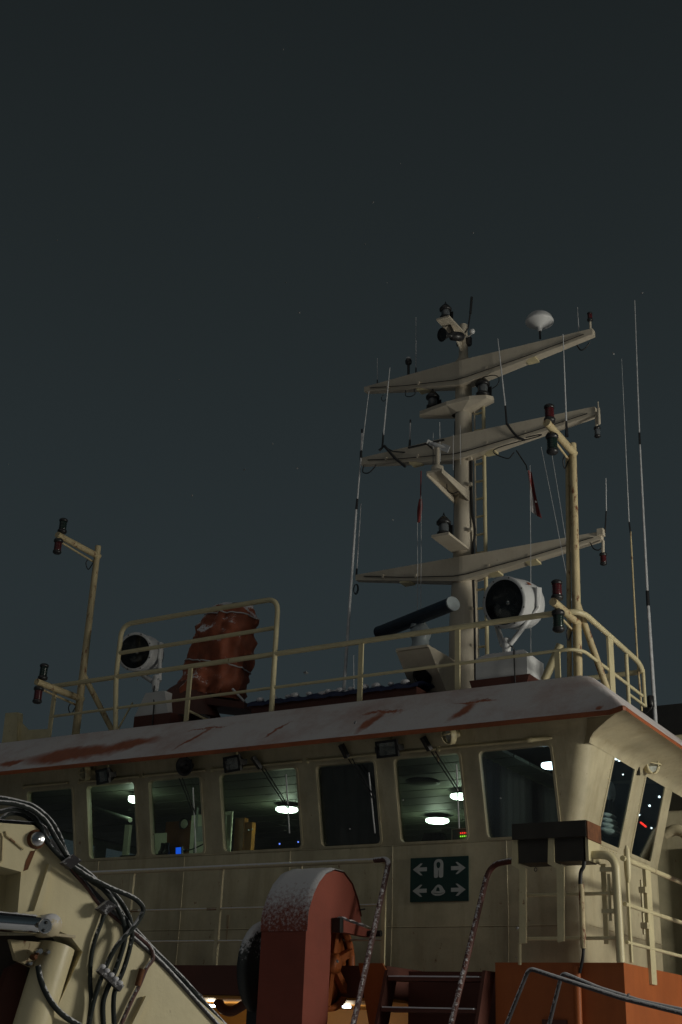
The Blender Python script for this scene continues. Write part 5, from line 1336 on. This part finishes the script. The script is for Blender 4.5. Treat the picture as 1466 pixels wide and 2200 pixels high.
# ------------------------------------------------------------------ lit work lamps below the bridge deck
def deck_lamp(p, label, watts):
    p = V(p); t = thing('deck_lamp', label, 'lamp', tuple(p), 'lit lamps under the bridge deck')
    mb = MB(); mb.box(p + Vector((-0.04, -0.03, 0.012)), p + Vector((0.04, 0.03, 0.03))); mb.obj('housing', 'steel', t)
    mb = MB(); mb.box(p + Vector((-0.034, -0.026, -0.010)), p + Vector((0.034, 0.026, 0.012))); mb.obj('lens', 'led', t)
    ld = bpy.data.lights.new('deck_lamp_light', 'POINT'); ld.energy = watts; ld.color = (1.0, 0.86, 0.62); ld.shadow_soft_size = 0.06
    lo = bpy.data.objects.new('deck_lamp_light', ld); col.objects.link(lo); lo.parent = t; lo.location = (0, 0, -0.12)
deck_lamp((-8.628, 11.600, 0.362), 'lit white lamp under the deck edge beside the crane boom', 6.0)
deck_lamp((-8.108, 11.600, 0.348), 'lit white lamp under the deck edge beside the winch drum', 6.0)
deck_lamp((-6.936, 11.600, 0.382), 'lit white lamp seen through the winch below its wheel', 3.0)
mb = MB(); mb.tube(spline([(-8.036, 10.900, 0.389), (-7.959, 10.900, 0.312), (-7.843, 10.900, 0.297), (-7.706, 10.900, 0.360), (-7.653, 10.900, 0.395)]), 0.05, 8); mb.single('hose_bundle', 'darkred', 'dark hose bundle sagging between the two lamps under the deck edge', 'hose')

# ================================================================== inside the wheelhouse
def ceiling_lamp(p, label, mat, w=0.16, h=0.045, lit=True):
    p = V(p); t = thing('ceiling_lamp', label, 'lamp', tuple(p), 'ceiling lamps inside the wheelhouse')
    mb = MB(); mb.lathe(p, (0, 0, -1), [(w * 0.9, 0), (w, 0.01), (w, 0.02)], 18); mb.obj('base', 'lampblack', t)
    mb = MB(); mb.lathe(p, (0, 0, -1), [(w * 0.96, 0.02), (w * 0.98, h), (w * 0.8, h * 1.35), (w * 0.4, h * 1.55), (0, h * 1.6)], 18); mb.obj('shade', mat, t)
    if mat != 'room':
        ld = bpy.data.lights.new('ceiling_lamp_light', 'POINT'); ld.energy = 3.8 * w / 0.15 if mat == 'tube_light' else 0.10; ld.color = (0.86, 1.0, 0.68) if mat == 'tube_light' else (0.7, 0.85, 1.0); ld.shadow_soft_size = 0.08
        lo = bpy.data.objects.new('ceiling_lamp_light', ld); col.objects.link(lo); lo.parent = t; lo.location = (0, 0, -0.22)
ceiling_lamp((-7.240, 14.179, 2.700), 'brightest lit ceiling lamp seen through the window above the green sign', 'tube_light', 0.15)
ceiling_lamp((-6.251, 12.816, 2.700), 'lit ceiling lamp at the right edge of the window above the green sign', 'tube_light', 0.12)
ceiling_lamp((-8.649, 12.876, 2.700), 'lit ceiling lamp seen through the wide window', 'tube_light', 0.14)
ceiling_lamp((-4.683, 11.652, 2.700), 'cool lit ceiling lamp at the right edge of the last front window', 'cool_light', 0.10)
ceiling_lamp((-10.006, 11.593, 2.700), 'small lit ceiling lamp in the second window from left', 'tube_light', 0.07, 0.06)
ceiling_lamp((-6.316, 12.009, 2.700), 'unlit dark rimmed ceiling lamp in the window above the green sign', 'room', 0.19, 0.03)

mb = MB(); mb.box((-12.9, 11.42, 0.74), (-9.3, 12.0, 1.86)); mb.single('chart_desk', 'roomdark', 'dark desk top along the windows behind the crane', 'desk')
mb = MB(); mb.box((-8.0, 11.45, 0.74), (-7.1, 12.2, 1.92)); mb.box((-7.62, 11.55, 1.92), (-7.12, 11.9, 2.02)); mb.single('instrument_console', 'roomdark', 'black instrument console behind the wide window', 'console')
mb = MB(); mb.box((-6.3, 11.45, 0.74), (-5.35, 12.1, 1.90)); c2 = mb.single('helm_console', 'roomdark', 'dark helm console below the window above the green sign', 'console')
ip = thing('alarm_unit', 'pale edged panel with red and green indicator dots at the window above the green sign', 'panel', (-5.532, 11.500, 1.947))
mb = MB(); mb.prism([(-5.713, 11.500, 1.955), (-5.496, 11.500, 1.954), (-5.496, 11.500, 2.068), (-5.713, 11.500, 2.070)], (0, 0.02, 0)); mb.obj('panel', 'room', ip)
mb = MB(); mb.prism([(-5.711, 11.495, 2.064), (-5.493, 11.495, 2.063), (-5.493, 11.495, 2.072), (-5.711, 11.495, 2.074)], (0, 0.004, 0)); mb.prism([(-5.711, 11.495, 1.954), (-5.700, 11.495, 1.954), (-5.701, 11.495, 2.073), (-5.711, 11.495, 2.074)], (0, 0.004, 0)); mb.obj('panel_edge', 'paper', ip)
for k in range(4):
    q0, q1 = V((-5.604, 11.490, 2.022)), V((-5.537, 11.490, 2.023))
    mb = MB(); mb.sphere(q0.lerp(q1, k / 3), 0.007, 6); mb.obj('indicator', 'redglow', ip)
    q0, q1 = V((-5.604, 11.490, 1.990)), V((-5.537, 11.490, 1.991))
    mb = MB(); mb.sphere(q0.lerp(q1, k / 3), 0.007, 6); mb.obj('indicator', 'greenled', ip)
mb = MB(); mb.prism([(-6.167, 11.700, 1.996), (-5.892, 11.700, 1.993), (-5.930, 11.700, 2.079), (-6.125, 11.700, 2.079)], (0, 0.1, 0)); mb.single('monitor', 'roomdark', 'low dark monitor back at the window above the green sign', 'monitor')
for px, lb in (((599, 1811), 'left of two blue indicator dots on the console behind the wide window'), ((641, 1806), 'right of two blue indicator dots on the console behind the wide window')):
    pos = (-7.748, 11.430, 2.002) if px[0] == 599 else (-7.508, 11.430, 2.011)
    mb = MB(); mb.sphere(pos, 0.009, 8); mb.single('light_dot', 'blueled', lb, 'indicator')
# wooden furniture and papers
mb = MB(); mb.box((V((-10.672, 13.050, 2.444)).x, 13.05, 0.74), (V((-10.195, 13.050, 2.421)).x, 13.12, V((-10.417, 13.050, 2.647)).z)); mb.single('wooden_screen', 'wooddark', 'brown wooden panel behind the binoculars', 'panel')
ck = thing('wall_clock', 'round pale clock on the wooden panel behind the binoculars', 'clock', (-10.335, 13.020, 2.530))
mb = MB(); mb.lathe((-10.351, 13.030, 2.604), (0, -1, 0), [(0.07, 0), (0.075, 0.02), (0.06, 0.03)], 18); mb.obj('case', 'steel', ck)
mb = MB(); mb.lathe((-10.327, 13.000, 2.598), (0, -1, 0), [(0.058, 0), (0.05, 0.004), (0.0, 0.006)], 18); mb.obj('dial', 'paper', ck)
mb = MB(); mb.prism([(-10.476, 12.600, 2.165), (-10.259, 12.600, 2.168), (-10.281, 12.600, 2.422), (-10.508, 12.600, 2.421)], (0, 0.01, 0)); mb.single('notice', 'paper', 'pale paper notice left of the wooden panel in the third window', 'notice')
nb = thing('notice_board', 'tall pale board with a pinned handwritten sheet in the third window', 'notice board', (-9.676, 12.500, 2.091))
mb = MB(); mb.prism([(-9.812, 12.500, 2.085), (-9.526, 12.500, 2.085), (-9.578, 12.500, 2.605), (-9.823, 12.500, 2.596)], (0, 0.02, 0)); mb.obj('board', 'paper', nb)
mb = MB(); mb.prism([(-9.702, 12.490, 2.270), (-9.594, 12.490, 2.271), (-9.613, 12.490, 2.458), (-9.721, 12.490, 2.452)], (0, 0.004, 0)); mb.obj('sheet', 'signwhite', nb)
mb = MB(); mb.box(V((-9.578, 12.300, 2.060)) - Vector((0.02, 0, 0.1)), V((-9.604, 12.300, 2.647)) + Vector((0.02, 0.03, 0))); mb.single('grey_stanchion', 'room', 'grey upright in front of the pale board in the third window', 'stanchion')
mb = MB()
for k in (0, 1):
    p0 = V((-9.434, 11.500, 1.945)) + Vector((0.075 * k, 0, 0)); mb.lathe(p0, (0.05 - 0.1 * k, 0.1, 1), [(0.042, 0), (0.042, 0.05), (0.028, 0.07), (0.024, 0.12), (0.028, 0.125), (0.028, 0.15)], 12)
mb.box(V((-9.445, 11.520, 1.958)) + Vector((0, 0, 0.02)), V((-9.445, 11.520, 1.958)) + Vector((0.08, 0.02, 0.10)))
mb.single('binoculars', 'black', 'black binoculars standing on the sill of the third window', 'binoculars')
bs = thing('blue_display', 'small glowing blue display beside the binoculars', 'display', (-9.242, 11.600, 1.951))
mb = MB(); mb.prism([(-9.304, 11.600, 1.964), (-9.210, 11.600, 1.965), (-9.221, 11.600, 2.065), (-9.316, 11.600, 2.064)], (0, 0.03, 0)); mb.obj('case', 'black', bs)
mb = MB(); mb.prism([(-9.295, 11.595, 1.973), (-9.221, 11.595, 1.975), (-9.229, 11.595, 2.054), (-9.304, 11.595, 2.052)], (0, 0.003, 0)); mb.obj('screen', 'bluescreen', bs)
mb = MB(); mb.tube(spline([(-9.181, 11.600, 2.011), (-9.101, 11.600, 2.018), (-9.062, 11.650, 2.045), (-9.023, 11.700, 2.081), (-8.972, 11.700, 2.100)]), 0.008, 6); mb.lathe((-9.195, 11.600, 2.012), (1, 0, 0.1), [(0.012, 0), (0.02, 0.02), (0.012, 0.06)], 8); mb.single('microphone', 'black', 'hand microphone on a cord right of the blue display', 'microphone')
cbt = thing('wood_cabinet', 'varnished wooden cabinet at the left side of the wide window', 'cabinet', (-9.0, 12.9, 0.74))
za = V((-9.338, 12.900, 2.606)).z
xa, xb, xc = V((-9.439, 12.900, 2.364)).x, V((-9.288, 12.900, 2.357)).x, V((-9.175, 12.900, 2.352)).x
mb = MB(); mb.box((xa, 12.9, 0.74), (xb - 0.004, 12.98, za)); mb.obj('door', 'wood', cbt)
mb = MB(); mb.box((xb + 0.004, 12.905, 0.74), (xc, 12.98, za - 0.06)); mb.obj('door', 'wood', cbt)
mb = MB(); mb.sphere((-9.211, 12.880, 2.447), 0.015, 8); mb.sphere((-9.162, 12.880, 2.450), 0.015, 8); mb.obj('knob', 'steel', cbt)['kind'] = 'stuff'
mb = MB(); mb.prism([(-9.434, 12.600, 2.123), (-9.266, 12.600, 2.122), (-9.269, 12.600, 2.638), (-9.453, 12.600, 2.626)], (0, 0.02, 0)); mb.single('chart_rack', 'paper', 'pale hanging charts at the left edge of the wide window', 'charts')
mb = MB(); mb.prism([(-9.359, 12.550, 2.308), (-9.316, 12.550, 2.306), (-9.328, 12.550, 2.588), (-9.371, 12.550, 2.590)], (0, 0.01, 0)); mb.single('chart_strip', 'room', 'grey strip in front of the hanging charts', 'strip')
mb = MB(); mb.box((-10.05, 11.5, 1.86), (-9.62, 11.8, 1.98)); mb.single('radio_set', 'lampblack', 'low black radio set on the desk in the second window', 'radio')
mb = MB(); mb.tube([(-11.008, 11.900, 2.673), (-10.037, 11.600, 2.405)], 0.03, 8); mb.single('overhead_pipe', 'room', 'grey pipe slanting across the second window', 'pipe')
mb = MB(); mb.box(V((-10.776, 12.400, 2.120)) - Vector((0.03, 0, 0.2)), V((-10.760, 12.400, 2.514)) + Vector((0.03, 0.05, 0))); mb.single('cream_upright', 'paper', 'pale upright inside the second window', 'upright')
# helm chair and glowing dots in place of lamps mirrored by the side windows
hc = thing('helm_chair', 'grey padded helm chair with pale headrest behind the first side window', 'chair', (-4.420, 12.526, 2.076))
c = V((-4.360, 12.344, 2.161))
mb = MB(); rows = []
for i in range(9):
    t_ = i / 8; a = t_ * math.pi * 0.9
    rr_ = 0.24 + 0.015 * math.cos(i * math.pi)
    rows.append([c + Vector((-0.10 + 0.02 * math.sin(b), rr_ * math.cos(b) * math.sin(a + 0.25), -0.10 + 0.30 * t_ - 0.05 * abs(math.cos(b)))) for b in [k * math.pi / 10 for k in range(11)]])
mb = MB()
for i in range(4):
    mb.sphere(c + Vector((0.0, 0.02, -0.06 + 0.055 * i)), 0.2 - 0.022 * i, 16, (0.42, 1.25, 0.18))
mb.obj('ribbed_back', 'seat', hc)['kind'] = 'stuff'
mb = MB(); mb.sphere(V((-4.360, 12.436, 2.529)), 0.10, 14, (0.5, 1.0, 1.15)); mb.obj('headrest', 'seat', hc)
mb = MB(); mb.tube([V((-4.360, 12.429, 2.481)), c], 0.03, 8); mb.obj('headrest_stem', 'lampblack', hc)
for (p, m_, r_, lb) in (((-4.130, 12.006, 2.766), 'whiteglint', 0.020, 'curled bright lamp reflection at the top left of the first side window'), ((-4.160, 12.190, 2.787), 'whiteglint', 0.016, 'second bright dot at the top of the first side window'),
                        ((-4.200, 12.400, 2.683), 'whiteglint', 0.008, 'faint white dash in the first side window'), ((-4.110, 13.285, 2.607), 'whiteglint', 0.013, 'bright white dot at the right of the second side window'),
                        ((-4.200, 13.212, 2.505), 'whiteglint', 0.013, 'bright white dot in the middle of the second side window'), ((-4.250, 13.003, 2.375), 'whiteglint', 0.010, 'white dot at the left edge of the second side window'),
                        ((-4.250, 13.388, 2.300), 'whiteglint', 0.010, 'pale dot beside the red streak in the second side window')):
    mb = MB(); mb.sphere(p, r_, 8); mb.single('light_dot', m_, lb, 'indicator')
mb = MB(); mb.tube([(-4.270, 13.097, 2.314), (-4.270, 13.261, 2.296)], 0.010, 6); mb.single('light_dot', 'redglow', 'red glowing streak low in the second side window', 'indicator')  # red light mirrored in the pane, made as a glowing tube

# ================================================================== crane in the left foreground
cr_ = thing('deck_crane', 'cream knuckle boom crane with bundled black hydraulic hoses in the left foreground', 'crane', (-5.660, 6.515, -0.652))
N_ = Vector((0.9, -0.436, 0))
mb = MB(); mb.prism([(-5.892, 5.990, 1.162), (-5.804, 6.172, 0.979), (-5.699, 6.390, 0.790), (-5.527, 6.743, 0.493), (-5.277, 7.259, 0.116), (-4.919, 7.998, -0.437), (-5.876, 6.024, -0.450), (-5.804, 6.171, 0.099), (-5.739, 6.307, 0.498), (-5.782, 6.218, 0.589), (-5.938, 5.895, 0.692), (-5.944, 5.884, 0.947)], N_ * -0.30); bm = mb.obj('boom', 'crane', cr_)
mb = MB(); mb.prism([(-6.195, 5.273, 1.200), (-5.992, 5.692, 1.220), (-5.896, 5.892, 1.232), (-5.870, 5.943, 1.198), (-5.862, 5.960, 1.153), (-5.891, 5.900, 1.056), (-5.913, 5.854, 0.939), (-5.975, 5.727, 0.959), (-6.182, 5.300, 1.023)], N_ * -0.38); hd = mb.obj('boom_head', 'crane', cr_)
mb = MB(); mb.tube([(-5.970, 5.727, 1.172), (-5.965, 5.736, 1.145), (-5.913, 5.844, 1.075)], 0.008, 6); mb.obj('weld_seam', 'cream_rust', hd)
mb = MB(); mb.tube([(-5.983, 5.703, 1.158), (-5.976, 5.716, 1.136), (-5.969, 5.731, 0.990), (-5.974, 5.721, 0.983)], 0.006, 6); mb.obj('weld_seam', 'cream_rust', hd)
pc = V((-5.884, 5.916, 1.147))
mb = MB(); mb.lathe(pc, N_, [(0.062, 0), (0.058, 0.012), (0.04, 0.016)], 20); mb.obj('rusty_collar', 'rust', hd)
mb = MB(); mb.lathe(pc + N_ * 0.012 + Vector((0.003, 0, 0)), N_, [(0.046, 0), (0.046, 0.02), (0.040, 0.026), (0.012, 0.022), (0.0, 0.028)], 20); mb.obj('pivot_pin', 'steel', hd)
mb = MB(); mb.prism([(-5.894, 5.892, 1.072), (-5.881, 5.919, 1.075), (-5.895, 5.890, 0.957), (-5.908, 5.864, 0.943), (-5.904, 5.872, 1.007)], N_ * 0.002); mb.obj('rust_run', 'rust', hd)
mb = MB(); mb.prism([(-5.889, 6.042, 1.006), (-5.881, 6.059, 1.002), (-5.892, 6.037, 0.728), (-5.915, 5.989, 0.715)], N_ * 0.05); mb.obj('web_rib', 'crane', bm)
mb = MB(); mb.prism([(-6.419, 5.521, 0.979), (-6.126, 6.127, 0.960), (-6.105, 6.171, 0.616), (-6.393, 5.576, 0.621)], N_ * -0.02); mb.obj('inner_plate', 'crane', bm)
mb = MB(); mb.prism([(-5.534, 6.707, 0.258), (-5.522, 6.731, 0.254), (-5.554, 6.665, 0.090), (-5.568, 6.636, 0.088)], N_ * 0.03); mb.obj('web_rib', 'crane', bm)
rgs = random.Random(5)
def snow_ridge(pts, w, h, parent):
    mb = MB(); rows = []
    P = spline(pts, 8)
    for i, p in enumerate(P):
        j = 0.75 + 0.5 * rgs.random(); d_ = (P[min(i + 1, len(P) - 1)] - P[max(i - 1, 0)]).normalized(); n2 = d_.cross(N_).normalized(); n2 = n2 if n2.z > 0 else -n2
        rows.append([p + N_ * (w * math.cos(a)) + n2 * (h * j * math.sin(a)) for a in [math.pi * k / 8 for k in range(9)]])
    mb.grid(rows); return mb.obj('snow_ridge', 'snow', parent)
snow_ridge([(-6.240, 5.457, 1.227), (-6.136, 5.670, 1.235), (-6.084, 5.778, 1.241), (-6.030, 5.889, 1.247), (-5.987, 5.979, 1.250), (-5.963, 6.028, 1.221), (-5.952, 6.050, 1.179)], 0.12, 0.014, hd)
snow_ridge([(-5.975, 6.094, 1.169), (-5.892, 6.265, 0.994), (-5.785, 6.487, 0.802), (-5.611, 6.845, 0.501), (-5.462, 7.154, 0.276)], 0.12, 0.009, bm)
snow_ridge([(-6.018, 5.592, 0.685), (-5.942, 5.750, 0.683), (-5.890, 5.857, 0.682), (-5.840, 5.960, 0.680)], 0.022, 0.010, cr_)
mb = MB(); mb.prism([(-5.979, 5.902, 0.541), (-5.871, 6.127, 0.537), (-5.854, 6.160, 0.445), (-5.907, 6.052, 0.388), (-5.956, 5.950, 0.425)], N_ * -0.05); mb.obj('rod_bracket', 'cream_rust', cr_)
# hydraulic cylinder
mb = MB(); mb.tube([(-6.165, 5.335, 0.626), (-5.847, 5.992, 0.634)], 0.056, 20); mb.obj('cylinder_rod', 'chrome', cr_)
mb = MB(); mb.lathe(V((-5.874, 6.074, 0.633)), N_, [(0.066, -0.06), (0.070, 0.0), (0.070, 0.13), (0.062, 0.145), (0.0, 0.147)], 24); ey = mb.obj('rod_eye', 'cream_snow', cr_)
mb = MB(); mb.lathe(V((-5.764, 5.969, 0.622)), N_, [(0.045, 0), (0.045, 0.006), (0.04, 0.008)], 18); mb.obj('eye_pin', 'steel', ey)
for (q) in ((-5.757, 5.966, 0.644), (-5.762, 5.956, 0.596)):
    mb = MB(); mb.lathe(q, N_, [(0.011, 0), (0.010, 0.006), (0.0, 0.007)], 8); mb.obj('bolt', 'black', ey)
mb = MB(); mb.obox(V((-5.782, 6.150, 0.583)), (V((-5.746, 6.222, 0.584)) - V((-5.814, 6.082, 0.589))) * 0.5, N_ * 0.03, (0, 0, 0.008)); mb.obj('lug_plate', 'cream_snow', cr_)
mb = MB(); mb.tube([(-5.875, 6.210, 0.522), (-5.879, 6.154, 0.308), (-5.907, 6.097, -0.017)], 0.118, 18); mb.obj('cylinder_barrel', 'crane', cr_)
mb = MB(); mb.prism([(-6.106, 6.053, 0.382), (-6.057, 6.155, 0.445), (-6.043, 6.184, -0.204), (-6.170, 5.922, -0.211)], N_ * -0.1); mb.obj('lower_link', 'darkred', cr_)
mb = MB(); mb.prism([(-6.520, 5.705, 0.551), (-5.987, 6.803, 0.642), (-5.929, 6.923, -0.471), (-6.443, 5.862, -0.479)], N_ * -0.03); mb.obj('shade_plate', 'deck', cr_)  # dark plate stands in for the shade at the crane's lower left
for q, r_, m_ in (((-5.835, 6.017, 0.479), 0.026, 'steel'), ((-5.853, 6.002, 0.445), 0.02, 'rust'), ((-5.811, 6.066, 0.477), 0.018, 'steel'), ((-5.864, 5.980, 0.405), 0.016, 'steel')):
    mb = MB(); mb.lathe(V(q) - N_ * 0.02, N_, [(r_ * 0.7, -0.03), (r_, 0), (r_, 0.03), (r_ * 0.6, 0.05)], 8); mb.obj('hose_fitting', m_, cr_)

def hose(pts, r=0.0125, mat='rubber', name='hose'):
    mb = MB(); mb.tube(spline(pts, 7), r * 1.16, 10); return mb.obj(name, mat, cr_)
hose([(-6.009, 5.566, 1.332), (-5.970, 5.646, 1.338), (-5.929, 5.730, 1.341), (-5.878, 5.835, 1.321), (-5.832, 5.930, 1.258), (-5.800, 5.998, 1.167), (-5.780, 6.062, 1.097), (-5.760, 6.126, 1.035), (-5.703, 6.242, 0.970), (-5.662, 6.329, 0.898), (-5.617, 6.420, 0.809), (-5.576, 6.483, 0.687), (-5.567, 6.502, 0.592), (-5.582, 6.470, 0.426), (-5.596, 6.442, 0.338), (-5.626, 6.424, 0.205), (-5.617, 6.444, 0.054)], 0.0140)
hose([(-6.042, 5.612, 1.267), (-5.997, 5.683, 1.288), (-5.953, 5.772, 1.318), (-5.906, 5.870, 1.293), (-5.866, 5.930, 1.222), (-5.843, 5.977, 1.137), (-5.806, 6.053, 1.068), (-5.770, 6.127, 1.016), (-5.726, 6.241, 0.950), (-5.654, 6.389, 0.867), (-5.610, 6.480, 0.757), (-5.570, 6.563, 0.646), (-5.563, 6.555, 0.548), (-5.576, 6.529, 0.410), (-5.594, 6.492, 0.294), (-5.596, 6.487, 0.208), (-5.586, 6.508, 0.057)], 0.0135)
hose([(-5.741, 6.096, 1.010), (-5.680, 6.221, 0.946), (-5.603, 6.358, 0.891), (-5.527, 6.492, 0.846), (-5.494, 6.560, 0.792), (-5.497, 6.554, 0.733), (-5.521, 6.503, 0.649), (-5.567, 6.432, 0.546), (-5.604, 6.402, 0.441), (-5.621, 6.367, 0.325), (-5.640, 6.349, 0.201), (-5.648, 6.333, 0.050)], 0.0135)
hose([(-5.663, 6.394, 0.769), (-5.671, 6.377, 0.679), (-5.684, 6.351, 0.580), (-5.690, 6.338, 0.464), (-5.678, 6.340, 0.323), (-5.669, 6.360, 0.201), (-5.670, 6.357, 0.050)], 0.0125)
hose([(-6.061, 5.642, 1.209), (-6.024, 5.718, 1.246), (-6.000, 5.767, 1.290), (-5.959, 5.853, 1.293), (-5.911, 5.927, 1.241), (-5.879, 5.971, 1.193), (-5.843, 6.024, 1.112), (-5.790, 6.132, 1.014)], 0.0125)
hose([(-6.087, 5.635, 1.367), (-6.048, 5.714, 1.384), (-5.994, 5.826, 1.377), (-5.931, 5.909, 1.355), (-5.865, 6.000, 1.280), (-5.825, 6.060, 1.190), (-5.779, 6.132, 1.049), (-5.725, 6.312, 0.947), (-5.649, 6.468, 0.855), (-5.607, 6.557, 0.747), (-5.592, 6.588, 0.677)], 0.0125)
hose([(-5.806, 6.167, 1.013), (-5.742, 6.301, 0.879), (-5.699, 6.390, 0.787), (-5.576, 6.619, 0.631), (-5.524, 6.705, 0.560), (-5.504, 6.724, 0.492), (-5.522, 6.686, 0.421), (-5.537, 6.654, 0.323), (-5.557, 6.614, 0.226), (-5.578, 6.569, 0.100), (-5.587, 6.552, 0.044)], 0.012, 'snowrail', 'rigid_pipe')
hose([(-5.603, 6.633, 0.661), (-5.533, 6.777, 0.536), (-5.440, 6.969, 0.382), (-5.346, 7.164, 0.206), (-5.280, 7.299, 0.089)], 0.014, 'rubber', 'edge_hose')
hose([(-5.585, 6.601, 0.609), (-5.500, 6.778, 0.484), (-5.429, 6.923, 0.359), (-5.335, 7.117, 0.184), (-5.278, 7.234, 0.081)], 0.012, 'ropesnow', 'edge_hose')
hose([(-5.832, 6.022, 0.395), (-5.803, 6.037, 0.304), (-5.763, 6.096, 0.198), (-5.730, 6.187, 0.120), (-5.689, 6.317, 0.059)], 0.0155)
mb = MB(); mb.tube([(-5.530, 6.658, 0.419), (-5.539, 6.639, 0.316)], 0.020, 8); mb.obj('pipe_union', 'rust', cr_)
a_, b_ = V((-5.617, 6.340, 0.403)), V((-5.546, 6.486, 0.291))
mb = MB(); dd = (b_ - a_); ln = dd.length; dd.normalize(); pp_ = N_.cross(dd); mb.obox((a_ + b_) / 2, dd * ln / 2, N_ * 0.022, pp_ * 0.022)
cl_ = mb.obj('hose_clamp', 'ropesnow', cr_)
for k in range(5):
    mb = MB(); mb.sphere(a_.lerp(b_, (k + 0.5) / 5) + N_ * 0.015 + Vector((0, 0, 0.022)), 0.022, 8, (1, 1, 0.7)); mb.obj('snow_lump', 'snow', cl_)
for q in ((-5.732, 6.092, 1.024), (-5.626, 6.355, 0.770)):
    mb = MB(); mb.obox(q, (0.02, 0.02, -0.018), N_ * 0.03, (0.022, 0.022, 0.028)); mb.obj('hose_strap', 'ropesnow', cr_)

# ================================================================== falling snow
rng = random.Random(11)
mb = MB()
for i in range(110):
    p = Vector((rng.uniform(-12, 3), rng.uniform(2.0, 11.0), rng.uniform(0, 9)))
    r = rng.uniform(0.005, 0.011)
    a = Vector((rng.uniform(-1, 1), rng.uniform(-1, 1), rng.uniform(-1, 1))).normalized(); u, w = frame_of(a)
    mb.add([p + a * r * 1.5, p - a * r * 1.5, p + u * r, p - u * r, p + w * r, p - w * r], [(0, 2, 4), (0, 4, 3), (0, 3, 5), (0, 5, 2), (1, 4, 2), (1, 3, 4), (1, 5, 3), (1, 2, 5)])
o = mb.obj('falling_snow', 'flake', None, (0, 0, 0)); tag(o, 'scattered snowflakes drifting in the night air', 'snow', kind='stuff')
